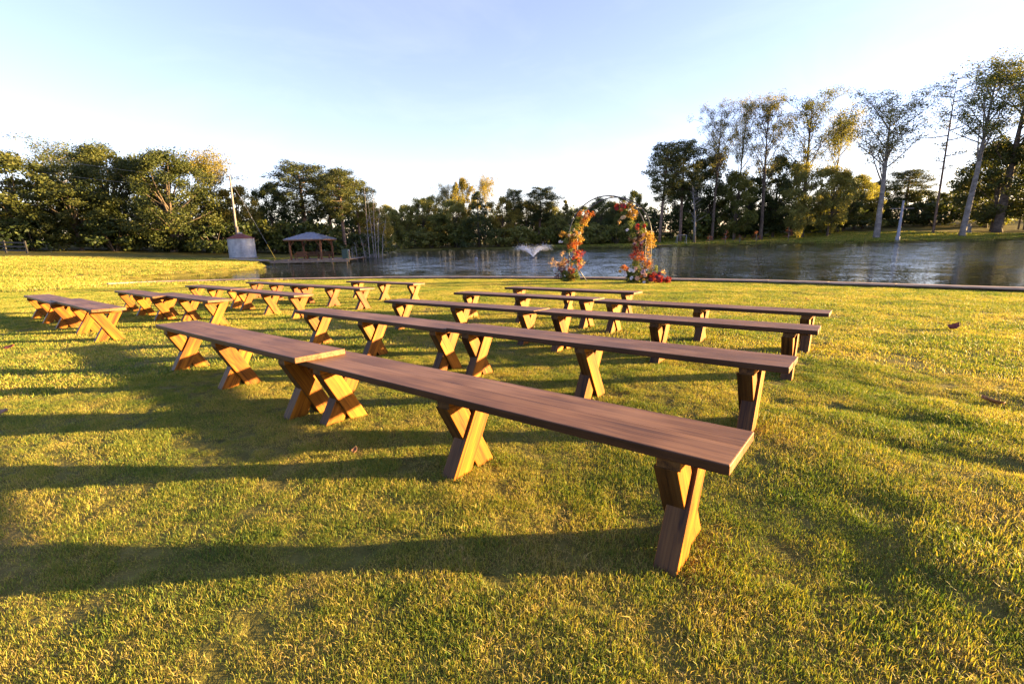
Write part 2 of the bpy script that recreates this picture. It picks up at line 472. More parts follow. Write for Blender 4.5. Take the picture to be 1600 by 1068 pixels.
def poly_sd(x, y):
    """signed distance to the pond outline, positive on land"""
    x = np.asarray(x, float); y = np.asarray(y, float)
    best = np.full(x.shape, 1e9); inside = np.zeros(x.shape, bool)
    n = len(POND)
    for i in range(n):
        ax, ay = POND[i]; bx, by = POND[(i + 1) % n]
        dx, dy = bx - ax, by - ay
        t = np.clip(((x - ax) * dx + (y - ay) * dy) / (dx * dx + dy * dy), 0, 1)
        best = np.minimum(best, np.hypot(x - ax - t * dx, y - ay - t * dy))
        c = ((ay > y) != (by > y)) & (x < dx * (y - ay) / (dy if abs(dy) > 1e-9 else 1e-9) + ax)
        inside ^= c
    return np.where(inside, -best, best)

_wx = np.array([-80, -40] + [p[0] for p in WALL]); _wy = np.array([16.0, 18.5] + [p[1] for p in WALL])
def ground_z(x, y, detail=True):
    x = np.atleast_1d(np.asarray(x, float)); y = np.atleast_1d(np.asarray(y, float))
    d = poly_sd(x, y)
    lp = lawn_plane(np.clip(x, -40, 40), np.clip(y, -30, 30))
    num = np.zeros_like(x); den = np.full_like(x, 0.25)
    for _, bx, by, bz, _a in BENCH:
        w = np.exp(-((x - bx) ** 2 + (y - by) ** 2) / (2 * 0.9 ** 2))
        num += w * (bz - SEAT_H - lawn_plane(bx, by)); den += w
    lp = lp + num / den - 0.04 * np.exp(-((x - 0.64) ** 2 + (y - 1.64) ** 2) / (2 * 0.7 ** 2))
    if detail:
        fade = 1 - sstep(14, 24, np.hypot(x, y))
        lp = lp + fade * (0.016 * vnoise(x, y, 0.45) + 0.016 * vnoise(x, y, 0.95, 3.1) + 0.016 * vnoise(x, y, 2.3, 7.7))
        for (ax, ay, bx, by, dep, wd) in ((1.95, 3.25, 2.75, 2.75, 0.022, 0.12), (2.15, 2.45, 2.9, 1.85, 0.026, 0.13), (2.9, 3.6, 3.9, 2.6, 0.02, 0.14), (1.5, 1.9, 2.2, 1.4, 0.016, 0.12)):
            dx, dy = bx - ax, by - ay
            t = np.clip(((x - ax) * dx + (y - ay) * dy) / (dx * dx + dy * dy), 0, 1)
            q = np.hypot(x - ax - t * dx, y - ay - t * dy)
            lp = lp - dep * np.exp(-(q / wd) ** 2)
    az = np.degrees(np.arctan2(x, y))
    sl = np.interp(az, [-180, -60, -30, -20, -8, 10, 20, 40, 60, 120, 180], [0.03, 0.05, 0.055, 0.03, 0.02, 0.02, 0.04, 0.075, 0.07, 0.02, 0.03])
    dd = np.maximum(d, 0)
    rise = np.where(dd < 45, dd, 45 + 40 * (1 - np.exp(-(dd - 45) / 60)))
    bank = WATER_Z + 0.28 * sstep(0, 0.9, dd) + sl * rise + 0.25 * vnoise(x, y, 14, 2.2) * sstep(2, 12, dd) + 0.06 * vnoise(x, y, 3.5, 5.2) * sstep(1, 4, dd)
    s = y - np.interp(x, _wx, _wy)
    wl = 1 - sstep(0.0, 9.0, s)
    wl = np.where(x > 13, np.where(y < np.interp(x, [12.9, 17.0, 24, 33], [11.7, 7.4, 0.5, -8]), 1.0, 0.0), wl)
    z = lp * wl + bank * (1 - wl)
    z = np.where(d < -0.12, np.minimum(z, WATER_Z - 0.25 - np.minimum(1.2, -d * 0.3)), z)
    z = np.where((d >= -0.12) & (d < 0) & (wl < 0.5), WATER_Z - 0.02, z)
    return z

def gz(x, y):
    return float(ground_z([x], [y])[0])

# polar sheet round the camera, finer where the photograph looks
th = np.concatenate([np.arange(-62, 62, 0.34), np.arange(62, 298, 3.0)])
rr = [0.25]
while rr[-1] < 1500:
    r0 = rr[-1]
    if r0 < 10.5: st = max(0.035, r0 * 0.02)
    elif r0 < 27: st = 0.16
    elif r0 < 60: st = r0 * 0.018
    elif r0 < 140: st = 1.3
    else: st = r0 * 0.09
    rr.append(r0 + st)
rr = np.array(rr)
TH, RR = np.meshgrid(np.radians(th), rr)
GX, GY = (RR * np.sin(TH)).ravel(), (RR * np.cos(TH)).ravel()
GZ = ground_z(GX, GY)
nt_, nr_ = len(th), len(rr)
ii, jj = np.meshgrid(np.arange(nr_ - 1), np.arange(nt_), indexing='ij')
j2 = (jj + 1) % nt_
F = np.stack([ii * nt_ + jj, ii * nt_ + j2, (ii + 1) * nt_ + j2, (ii + 1) * nt_ + jj], -1).reshape(-1, 4)[:, ::-1]
V = np.stack([GX, GY, GZ], 1)
V = np.vstack([V, [[0, 0, gz(0, 0)]]])
gmesh = fast_mesh("ground", V, F, None, M['ground'], True)
bmg = bmesh.new(); bmg.from_mesh(gmesh); bmg.verts.ensure_lookup_table()
cidx = len(V) - 1
for j in range(nt_):
    bmg.faces.new((bmg.verts[j], bmg.verts[cidx], bmg.verts[(j + 1) % nt_]))
bmesh.ops.recalc_face_normals(bmg, faces=bmg.faces)
bmg.to_mesh(gmesh); bmg.free()
if sum(p.normal.z for p in list(gmesh.polygons)[:50]) < 0: gmesh.flip_normals()
ground = link("ground", gmesh)
tag(ground, "mown lawn and grassy banks around the pond", None, None, "structure")

# pond water
wp = MB()
wp.add([(p[0], p[1], WATER_Z) for p in [(-40, 12), (30, -40), (170, -40), (170, 130), (-40, 130)]], [(0, 1, 2, 3, 4)])
water = wp.build("pond_water", M['water'])
tag(water, "rippled dark pond water reflecting sky and trees", None, None, "structure")

# ------------------------------------------------------------------ retaining wall along the lawn edge
def grain_attr(me, fn):
    a = me.attributes.new("grain", 'FLOAT_VECTOR', 'POINT')
    a.data.foreach_set("vector", np.array([fn(v.co) for v in me.vertices], np.float32).ravel())

def bevel_mesh(me, off, seg=2):
    bm = bmesh.new(); bm.from_mesh(me)
    bmesh.ops.bevel(bm, geom=list(bm.edges), offset=off, segments=seg, affect='EDGES', profile=0.5)
    bm.to_mesh(me); bm.free()
    return me

def resample(pts, step):
    pts = [Vector((p[0], p[1], 0)) for p in pts]
    out = [pts[0]]; acc = 0
    for a, b in zip(pts, pts[1:]):
        L = (b - a).length; n = max(1, round(L / step))
        for k in range(1, n + 1): out.append(a.lerp(b, k / n))
    return out
wall = empty("retaining_wall", (0, 21.9, gz(0, 21.7)))
tag(wall, "low timber retaining wall with pale cap along the edge of the lawn", "wall")
wp_ = resample(WALL[:14], 2.4)
rw = random.Random(4)
for a, b in zip(wp_, wp_[1:]):
    za = lawn_plane(a.x, a.y) + 0.085; zb = lawn_plane(b.x, b.y) + 0.085
    d = (b - a).normalized(); nrm = Vector((-d.y, d.x, 0))
    for nm, off, w, h, dz, mt in (("cap_board", 0.02, 0.30, 0.055, 0.0 + rw.uniform(-.004, .004), M['cap']), ("wall_board", 0.04, 0.09, 0.62, -0.33, M['bulkhead'])):
        A = a + d * 0.006 + nrm * off; Bp = b - d * 0.006 + nrm * off
        A.z, Bp.z = za + dz, zb + dz
        mb = MB().beam(A - Vector(wall.location), Bp - Vector(wall.location), w, h)
        me = mb.mesh(nm, mt)
        if nm == "cap_board": bevel_mesh(me, 0.01, 1)
        A2 = A - Vector(wall.location)
        grain_attr(me, lambda c: ((c - A2).dot(d), (c - A2).dot(nrm), c.z))
        link(nm, me, wall)

# ------------------------------------------------------------------ benches
BL, BW, BT, CT = 2.71, 0.364, 0.038, 0.038
def plank_mesh(name, y0, y1, seed):
    mb = MB().box((0, (y0 + y1) / 2, SEAT_H - BT / 2), (BL, y1 - y0, BT))
    me = mb.mesh(name, M['seat'])
    inner = y0 if y0 > 0 else y1
    bm = bmesh.new(); bm.from_mesh(me)
    ed = [e for e in bm.edges if not all(abs(v.co.y - inner) < 1e-6 for v in e.verts)]
    bmesh.ops.bevel(bm, geom=ed, offset=0.0045, segments=2, affect='EDGES', profile=0.5)
    bm.to_mesh(me); bm.free()
    grain_attr(me, lambda c: (c.x + seed * 3.1, c.y + seed, c.z))
    return me
planks = [(plank_mesh("plank", -BW / 2, -0.0004, s), plank_mesh("plank", 0.0004, BW / 2, s + 5)) for s in range(3)]
def cleat_mesh():
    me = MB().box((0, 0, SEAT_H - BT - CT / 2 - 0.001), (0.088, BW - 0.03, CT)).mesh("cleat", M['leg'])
    bevel_mesh(me, 0.003, 1)
    grain_attr(me, lambda c: (c.y, c.x, c.z))
    return me
cleat_me = cleat_mesh()
def leg_mesh(sgn, seed):
    """one beam of the X: sgn=+1 runs from the near foot to the far top"""
    z0, z1 = -0.07, SEAT_H - BT - CT + 0.002
    hw = 0.066; yb, yt = -0.102 * sgn, 0.105 * sgn
    slope = (yt - yb) / (SEAT_H - BT - CT)
    ys = lambda z: yb + slope * z
    tx = 0.044
    vv = []
    for x in (-tx, tx):
        for (z, s) in ((z0, -1), (z0, 1), (z1, 1), (z1, -1)):
            vv.append((x, ys(z) + s * hw, z))
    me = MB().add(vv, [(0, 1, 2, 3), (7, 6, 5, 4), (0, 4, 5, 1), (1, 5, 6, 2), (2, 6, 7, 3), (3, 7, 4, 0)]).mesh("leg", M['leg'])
    bm = bmesh.new(); bm.from_mesh(me); bmesh.ops.recalc_face_normals(bm, faces=bm.faces); bm.to_mesh(me); bm.free()
    bevel_mesh(me, 0.004, 2)
    ax = Vector((0, slope, 1)).normalized(); pr = Vector((0, 1, -slope)).normalized()
    grain_attr(me, lambda c: (c.dot(ax) + seed * 2.3, c.dot(pr) + seed, c.x))
    return me
legs = {(s, k): leg_mesh(s, k * 7 + s) for s in (-1, 1) for k in range(3)}

BLABEL = {
 "A2": "brown wooden bench nearest the camera, its end filling the right foreground",
 "A1": "brown wooden bench butted against the left end of the bench nearest the camera",
 "B2": "right hand bench of the second row behind the nearest bench",
 "B1": "left hand bench of the second row behind the nearest bench",
 "C2": "right hand bench of the third row on the right of the aisle",
 "C1": "left hand bench of the third row on the right of the aisle",
 "D2": "right hand bench of the fourth row, farthest right toward the pond",
 "D1": "left hand bench of the fourth row on the right of the aisle",
 "E1": "single short row bench standing closest in front of the flower arch",
 "F1": "leftmost wooden bench of all, far half of the row at the left edge",
 "F2": "bench with sunlit crossed legs at the end of the leftmost row by the aisle",
 "G1": "left half of the second bench row left of the aisle",
 "G2": "right half of the second bench row left of the aisle, sunlit end legs crossed",
 "H1": "left half of the third bench row left of the aisle",
 "H2": "right half of the third bench row left of the aisle",
 "I1": "left half of the fourth bench row left of the aisle",
 "I2": "right half of the fourth bench row left of the aisle, redder legs",
 "J1": "single bench of the back row left of the aisle, nearest the retaining wall"}
FRONT = {"A1": (1, -1, -1), "A2": (-1, 1, 1), "B2": (1, -1, 1), "B1": (1, 1, -1)}
rb = random.Random(11)
for bi, (key, bx, by, bz, ang) in enumerate(BENCH):
    t = R(ang)
    d = Vector((math.cos(t), math.sin(t), 0))
    d = (d - LAWN_N * d.dot(LAWN_N)).normalized()
    side = LAWN_N.cross(d)
    t_ = empty("wooden_bench")
    mtx = Matrix.Identity(4)
    o = Vector((bx, by, bz)) - LAWN_N * SEAT_H
    for i in range(3):
        mtx[i][0], mtx[i][1], mtx[i][2], mtx[i][3] = d[i], side[i], LAWN_N[i], o[i]
    t_.matrix_world = mtx
    tag(t_, BLABEL[key], "bench", "wooden benches set out in rows on the lawn")
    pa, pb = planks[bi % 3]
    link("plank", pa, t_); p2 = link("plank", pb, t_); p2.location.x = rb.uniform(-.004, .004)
    fr = FRONT.get(key, tuple(rb.choice((1, -1)) for _ in range(3)))
    for si, sx in enumerate((-1.135, 0.02, 1.155)):
        sx += rb.uniform(-0.02, 0.02)
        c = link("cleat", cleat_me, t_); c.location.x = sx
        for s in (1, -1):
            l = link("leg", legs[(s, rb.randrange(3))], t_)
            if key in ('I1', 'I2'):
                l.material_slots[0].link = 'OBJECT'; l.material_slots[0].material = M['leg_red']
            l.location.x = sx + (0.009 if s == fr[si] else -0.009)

# ------------------------------------------------------------------ flower arch
AO = Vector((2.25, 19.0)); AD = Vector((0.871, -0.491)); AN = Vector((0.491, 0.871))
def arch_pt(s, z, n=0.0):
    x, y = AO.x + AD.x * s + AN.x * n, AO.y + AD.y * s + AN.y * n
    return Vector((x, y, gz(AO.x + AD.x * 1.6, AO.y + AD.y * 1.6) + z))
arch_base = arch_pt(1.6, 0)
arch = empty("wedding_arch", arch_base)
tag(arch, "tall dark metal double hoop arch at the water's edge", "arch")
for n_off in (0.0, 0.9):
    pts = [arch_pt(0.1, -0.1, n_off)]
    for z in (0.5, 1.1): pts.append(arch_pt(0.1, z, n_off))
    for k in range(0, 33):
        a = math.pi - math.pi * k / 32
        pts.append(arch_pt(1.6 + 1.5 * math.cos(a), 1.7 + 1.5 * math.sin(a), n_off))
    for z in (1.1, 0.5, -0.1): pts.append(arch_pt(3.1, z, n_off))
    MB().tube([p - arch_base for p in pts], 0.021, 8).build("hoop", M['iron'], arch, True)
for s, z in ((0.1, 0.9), (0.52, 2.74), (1.6, 3.2), (2.68, 2.74), (3.1, 0.95)):
    MB().tube([arch_pt(s, z, 0) - arch_base, arch_pt(s, z - (0.12 if s > 3 else 0), 0.9) - arch_base], 0.014, 6).build("spacer_bar", M['iron'], arch, True)
MB().tube([arch_pt(0.12, 1.0, 0) - arch_base, arch_pt(0.85, -0.03, 0.1) - arch_base], 0.02, 6).build("diagonal_strut", M['iron'], arch, True)
# dry twigs tied on top of the hoop
tw = MB(); rt_ = random.Random(3)
for k in range(9):
    s = rt_.uniform(1.15, 2.0); z0 = 1.7 + math.sqrt(max(0.01, 1.5 ** 2 - (s - 1.6) ** 2))
    p = arch_pt(s, z0, rt_.uniform(0, .4)) - arch_base
    q = p + Vector((rt_.uniform(-.5, .5), rt_.uniform(-.2, .2), rt_.uniform(.12, .5)))
    tw.tube([p, (p + q) / 2 + Vector((rt_.uniform(-.06, .06), 0, 0)), q], [0.006, 0.004, 0.002], 4)
tw.build("dry_twigs", M['bark'], arch)

def petal_mat(name, c):
    mt, nt, bs = new_mat(name)
    oi = nt.nodes.new("ShaderNodeObjectInfo")
    at = nt.nodes.new("ShaderNodeAttribute"); at.attribute_name = "tint"
    f = math_n(nt, 'ADD', math_n(nt, 'MULTIPLY', at.outputs["Fac"], 0.6), math_n(nt, 'MULTIPLY', oi.outputs["Random"], 0.4))
    r = ramp(nt, [(0.1, tuple(x * 0.5 for x in c)), (0.8, c)], f)
    nt.links.new(r.outputs[0], bs.inputs["Base Color"])
    bs.inputs["Roughness"].default_value = 0.6
    tr = nt.nodes.new("ShaderNodeBsdfTranslucent"); nt.links.new(r.outputs[0], tr.inputs["Color"])
    mx = nt.nodes.new("ShaderNodeMixShader"); mx.inputs[0].default_value = 0.3
    nt.links.new(bs.outputs[0], mx.inputs[1]); nt.links.new(tr.outputs[0], mx.inputs[2])
    nt.links.new(mx.outputs[0], nt.nodes["Material Output"].inputs["Surface"])
    return mt
P = {'orange': petal_mat("orange_petals", (0.60, 0.17, 0.025)), 'gold': petal_mat("golden_petals", (0.62, 0.34, 0.05)), 'cream': petal_mat("cream_petals", (0.72, 0.55, 0.33)),
     'white': petal_mat("white_petals", (0.75, 0.72, 0.72)), 'red': petal_mat("red_petals", (0.33, 0.018, 0.014)), 'rust': petal_mat("rust_petals", (0.50, 0.11, 0.03)),
     'burg': petal_mat("burgundy_petals", (0.16, 0.02, 0.03)), 'peach': petal_mat("peach_petals", (0.75, 0.42, 0.26)), 'mauve': petal_mat("mauve_petals", (0.36, 0.24, 0.28))}
def bloom_mesh(seed, rad=0.06):
    r = random.Random(seed)
    V, Fc, T = [], [], []
    for ring, (n, rr_, tilt, ln) in enumerate(((6, 0.5, 0.25, 1.0), (5, 0.33, 0.75, 0.85), (4, 0.15, 1.25, 0.6))):
        for k in range(n):
            a = 2 * math.pi * (k + 0.5 * ring + r.uniform(-.12, .12)) / n
            c, s = math.cos(a), math.sin(a)
            w = rad * 0.55 * ln
            b = Vector((c, s, 0)) * rad * rr_ * 0.35 + Vector((0, 0, rad * 0.15 * ring))
            mid = b + Vector((c * math.cos(tilt), s * math.cos(tilt), math.sin(tilt))) * rad * 0.6 * ln
            tip = mid + Vector((c * math.cos(tilt * .4), s * math.cos(tilt * .4), math.sin(tilt * .4))) * rad * 0.45 * ln
            side = Vector((-s, c, 0)) * w
            i0 = len(V)
            V += [b - side * .35, b + side * .35, mid + side, mid - side, tip + side * .5, tip - side * .5]
            Fc += [(i0, i0 + 1, i0 + 2, i0 + 3), (i0 + 3, i0 + 2, i0 + 4, i0 + 5)]
            T += [0.15, 0.15, 0.65, 0.65, 1.0, 1.0]
    me = bpy.data.meshes.new("bloom"); me.from_pydata([tuple(v) for v in V], [], Fc); me.update()
    a = me.attributes.new("tint", 'FLOAT', 'POINT'); a.data.foreach_set("value", T)
    return me
blooms = {c: [None, None] for c in P}
for c in P:
    for k in range(2):
        me = bloom_mesh(hash_seed := (sum(map(ord, c)) + 31 * k), 0.062); me.materials.append(P[c]); blooms[c][k] = me

def leaves_np(rng, centers, radii, n_per, size, upbias=0.4, out=0.6, squash=0.75, aspect=0.55, jit=0.35):
    """many rhombic leaves round the cluster centres -> V, F, tint"""
    C = np.repeat(np.asarray(centers, float), n_per, 0); Rr = np.repeat(np.asarray(radii, float), n_per)
    ctint = np.repeat(rng.random(len(centers)), n_per)
    N = len(C)
    dv = rng.normal(size=(N, 3)); dv /= np.linalg.norm(dv, axis=1)[:, None]
    rad = Rr * rng.random(N) ** 0.45
    pos = C + dv * rad[:, None] * np.array([1, 1, squash])
    nr = dv * out + rng.normal(size=(N, 3)) * 0.6 + np.array([0, 0, upbias]); nr /= np.linalg.norm(nr, axis=1)[:, None]
    t = rng.normal(size=(N, 3)); t -= nr * (t * nr).sum(1)[:, None]; t /= np.linalg.norm(t, axis=1)[:, None]
    b = np.cross(nr, t)
    s = (size * (0.6 + 0.8 * rng.random(N)))[:, None]
    V = np.stack([pos - t * s * .5, pos + b * s * .5 * aspect - nr * s * .06, pos + t * s * .5, pos - b * s * .5 * aspect - nr * s * .06], 1).reshape(-1, 3)
    F = np.arange(N * 4, dtype=np.int32).reshape(N, 4)
    tint = np.clip(0.5 + (rng.random(N) - 0.5) * jit * 2 + (ctint - 0.5) * 0.4, 0, 1)
    return V, F, np.repeat(tint, 4)

AF = {'green': foliage("arrangement_greenery", (0.04, 0.07, 0.02), (0.10, 0.14, 0.03), (0.22, 0.22, 0.05), 0.35),
      'gold': foliage("golden_autumn_leaves", (0.16, 0.09, 0.02), (0.32, 0.19, 0.035), (0.44, 0.30, 0.07), 0.4),
      'orange': foliage("orange_autumn_leaves", (0.17, 0.045, 0.012), (0.34, 0.10, 0.022), (0.44, 0.18, 0.04), 0.4),
      'red': foliage("red_autumn_leaves", (0.12, 0.01, 0.01), (0.24, 0.022, 0.016), (0.33, 0.06, 0.025), 0.4),
      'plum': foliage("plum_foliage", (0.045, 0.02, 0.025), (0.10, 0.05, 0.05), (0.18, 0.10, 0.08), 0.3),
      'straw': foliage("dried_sprays", (0.35, 0.20, 0.09), (0.50, 0.33, 0.17), (0.6, 0.45, 0.27), 0.4)}
def arrangement(label, s, z, n, masses, flowers, seed, stems=None, ground=False):
    """masses: (ds, dz, dn, rs, colour, count, leaf); flowers: (colour, ds, dz, dn, scale)"""
    rng = np.random.default_rng(seed); r = random.Random(seed)
    base = arch_pt(s, 0 if ground else z, n)
    if ground: base.z = gz(base.x, base.y)
    root = empty("flower_arrangement", base)
    tag(root, label, "flowers", "autumn flower arrangements dressing the arch")
    zc = z if ground else 0.0
    loc = lambda ds, dz, dn: Vector((AD.x * ds + AN.x * dn, AD.y * ds + AN.y * dn, dz + zc))
    by = {}
    for (ds, dz, dn, rs, colr, cnt, lf) in masses: by.setdefault(colr, []).append((ds, dz, dn, rs, cnt, lf))
    for colr, lst in by.items():
        VV, FF, TT, b = [], [], [], 0
        for (ds, dz, dn, rs, cnt, lf) in lst:
            cs = [loc(ds + r.gauss(0, rs * .45), dz + r.gauss(0, rs * .4), dn + r.gauss(0, rs * .3)) for _ in range(6)]
            if ground:
                for c in cs: c.z = max(c.z, 0.07)
            V, F, T = leaves_np(rng, [tuple(c) for c in cs], [rs * .55] * 6, max(4, int(cnt * {'green': 2.8, 'plum': 2.0, 'gold': 1.3, 'orange': 1.2, 'red': 1.6}.get(colr, 1.3)) // 6), lf * .78, 0.2, 0.6, 0.9, 0.5)
            if ground: V[:, 2] = np.maximum(V[:, 2], 0.0)
            VV.append(V); FF.append(F + b); TT.append(T); b += len(V)
        me = fast_mesh("foliage", np.vstack(VV), np.vstack(FF), {"tint": np.concatenate(TT)}, AF[colr])
        link("foliage", me, root)
    for (colr, ds, dz, dn, sc) in flowers:
        o = link("bloom", blooms[colr][r.randrange(2)], root)
        o.location = loc(ds, dz, dn)
        tgt = Vector((-AN.x + r.uniform(-.5, .5), -AN.y + r.uniform(-.5, .5), 0.35 + r.uniform(-.3, .5)))
        o.rotation_euler = tgt.to_track_quat('Z', 'Y').to_euler()
        o.scale = (sc * 0.66,) * 3
    if stems:
        mb = MB()
        for (a, b2) in stems:
            pa, pb = loc(*a), loc(*b2)
            mid = (pa + pb) / 2 + Vector((r.uniform(-.04, .04), 0, 0.03))
            mb.tube([pa, mid, pb], [0.008, 0.006, 0.003], 4)
        mb.build("stems", M['bark'], root)
    return root

def scatter(seed, n, cols, cx, cz, rx, rz, dn=-0.12, sc=(0.8, 1.5)):
    r = random.Random(seed); out = []
    for _ in range(n):
        a, q = r.uniform(0, 6.28), math.sqrt(r.random())
        out.append((r.choice(cols), cx + math.cos(a) * q * rx, cz + math.sin(a) * q * rz, dn + r.uniform(-.12, .05), r.uniform(*sc)))
    return out

arrangement("mixed autumn flowers heaped on the grass at the arch's left foot", 0.0, 0.0, -0.05,
    [(0.0, 0.18, 0, 0.34, 'green', 700, 0.085), (-0.1, 0.4, 0, 0.30, 'plum', 300, 0.08), (0.25, 0.2, 0, 0.26, 'green', 350, 0.08), (0.28, 0.12, -.05, 0.2, 'gold', 120, 0.07),
     (-0.30, 0.72, 0, 0.26, 'straw', 220, 0.06), (-0.55, 0.72, 0, 0.17, 'straw', 110, 0.055), (-0.1, 0.82, 0, 0.2, 'gold', 170, 0.07), (0.18, 0.45, 0, 0.2, 'orange', 120, 0.07), (-0.15, 1.15, 0, 0.12, 'straw', 60, 0.06)],
    scatter(1, 9, ['white', 'white', 'mauve', 'mauve', 'white'], -0.1, 0.36, 0.36, 0.2) + scatter(2, 6, ['rust', 'orange', 'burg'], 0.22, 0.45, 0.2, 0.18) + scatter(3, 6, ['orange', 'gold', 'rust'], -0.05, 0.8, 0.28, 0.18, sc=(0.6, 1.0)),
    21, [((0, 0.1, 0), (-0.55, 0.85, 0)), ((0, 0.1, 0), (-0.3, 1.1, 0)), ((0, 0.1, 0), (-0.1, 1.3, 0)), ((0, .1, 0), (0.2, 0.8, 0))], True)
arrangement("small cluster of orange and rust blooms low on the arch's left leg", 0.42, 0.88, -0.05,
    [(0.05, -0.05, 0, 0.22, 'green', 200, 0.075), (0.0, 0.1, 0, 0.2, 'orange', 170, 0.07), (0.28, 0.18, 0, 0.12, 'red', 60, 0.06), (0.1, -0.3, 0, 0.16, 'orange', 100, 0.07), (0.28, -.1, 0, .14, 'straw', 50, .06)],
    scatter(5, 9, ['orange', 'rust', 'orange', 'red', 'gold'], 0.05, -0.02, 0.2, 0.3), 22)
arrangement("golden orange flowers halfway up the arch's left side with a spray pointing left", 0.36, 1.66, -0.05,
    [(0.0, 0.1, 0, 0.26, 'gold', 330, 0.085), (0.05, -0.2, 0, 0.24, 'orange', 240, 0.085), (-0.1, 0.0, 0, 0.24, 'green', 220, 0.08), (-0.2, -0.2, 0, .2, 'plum', 90, .07), (-0.5, 0.22, 0, 0.15, 'gold', 100, 0.08), (-0.32, 0.14, 0, 0.12, 'gold', 70, 0.08), (0.0, 0.42, 0, 0.16, 'green', 110, 0.07), (-.2, -.42, 0, .14, 'green', 90, .06), (.15, -.45, 0, .1, 'orange', 60, .06)],
    scatter(6, 8, ['gold', 'cream', 'gold', 'orange'], 0.02, 0.12, 0.2, 0.26) + scatter(7, 7, ['orange', 'rust', 'orange'], 0.05, -0.25, 0.24, 0.2) + [('white', -0.58, -0.1, -0.1, 1.3), ('cream', 0.25, 0.2, -0.1, 1.3), ('white', -.5, -.12, -.1, 1.0)],
    23, [((0, 0, 0), (-0.66, 0.3, 0)), ((-.1, -.4, 0), (-0.58, -0.1, 0)), ((0, -0.2, 0), (-0.3, -0.9, 0))])
arrangement("gold and orange flowers high on the arch's left curve", 0.66, 2.46, -0.03,
    [(0.05, 0.08, 0, 0.22, 'orange', 260, 0.08), (0.0, -0.12, 0, 0.22, 'gold', 240, 0.08), (-0.15, -0.05, 0, 0.17, 'green', 120, 0.07), (0.0, -0.4, 0, 0.13, 'gold', 90, 0.06), (-.2, -.3, 0, .14, 'green', 80, .06), (0.12, 0.34, 0, 0.08, 'green', 40, 0.06), (-.2, 0.05, 0, .12, 'plum', 60, .06)],
    scatter(8, 8, ['orange', 'gold', 'orange', 'cream'], 0.08, 0.05, 0.2, 0.2) + [('cream', 0.2, 0.05, -.12, 1.4), ('gold', 0.0, -.2, -.12, 1.3), ('rust', .25, .2, -.1, 1.2)], 24, [((0.1, .1, 0), (0.14, 0.5, 0)), ((0, 0, 0), (0.05, -0.6, 0))])
arrangement("red and yellow flowers hanging from the top right of the arch", 2.33, 2.6, -0.03,
    [(-0.2, 0.12, 0, 0.2, 'red', 170, 0.075), (0.0, 0.0, 0, 0.24, 'green', 240, 0.08), (0.22, -0.1, 0, 0.24, 'gold', 300, 0.075), (0.28, 0.1, 0, 0.16, 'gold', 120, 0.07), (0.0, 0.18, 0, 0.18, 'plum', 120, 0.07), (0.25, -0.4, 0, 0.16, 'green', 110, 0.06), (-.2, -.35, 0, .07, 'straw', 30, .05)],
    scatter(10, 6, ['red', 'rust', 'burg', 'red'], -0.15, 0.14, 0.2, 0.12) + [('cream', 0.0, -0.2, -.15, 1.5), ('cream', -0.08, -0.22, -.12, 1.3), ('cream', 0.36, -0.16, -.1, 1.4), ('gold', .2, .0, -.12, 1.2), ('gold', .28, -.12, -.1, 1.1)], 25,
    [((-.1, -.1, 0), (-0.26, -0.5, 0)), ((.2, -.1, 0), (0.28, -0.6, 0))])
arrangement("tall cascade of burgundy, gold and rust flowers down the arch's right side", 2.92, 1.52, -0.05,
    [(-0.1, 0.4, 0, 0.28, 'green', 330, 0.085), (-0.3, 0.4, 0, 0.17, 'green', 130, 0.08), (0.28, 0.22, 0, 0.28, 'gold', 340, 0.075), (0.3, -0.15, 0, 0.24, 'gold', 230, 0.07), (-0.05, 0.1, 0, 0.26, 'plum', 230, 0.08), (-0.05, -0.22, 0, 0.22, 'plum', 150, 0.075), (-0.1, -0.45, 0, 0.22, 'red', 170, 0.07), (0.05, -0.62, 0, 0.18, 'orange', 170, 0.075), (-0.36, -0.48, 0, 0.12, 'rust' if False else 'red', 50, 0.06), (0.3, -0.5, 0, 0.16, 'gold', 110, 0.06), (.0, .1, 0, .2, 'straw', 90, .06)],
    scatter(12, 6, ['red', 'red', 'rust'], 0.02, 0.52, 0.18, 0.12) + scatter(13, 8, ['burg', 'mauve', 'peach'], -0.05, 0.1, 0.24, 0.3) + scatter(14, 9, ['orange', 'rust', 'orange'], 0.0, -0.5, 0.22, 0.22) + [('white', -0.46, 0.42, -.1, 1.3), ('cream', -.15, .12, -.15, 1.2), ('cream', .3, -.2, -.12, 1.1), ('gold', .35, .2, -.1, 1.2)], 26,
    [((0, .3, 0), (-0.46, 0.42, 0)), ((0, 0, 0), (-0.3, -0.25, 0)), ((0, -.3, 0), (-0.4, -0.55, 0))])
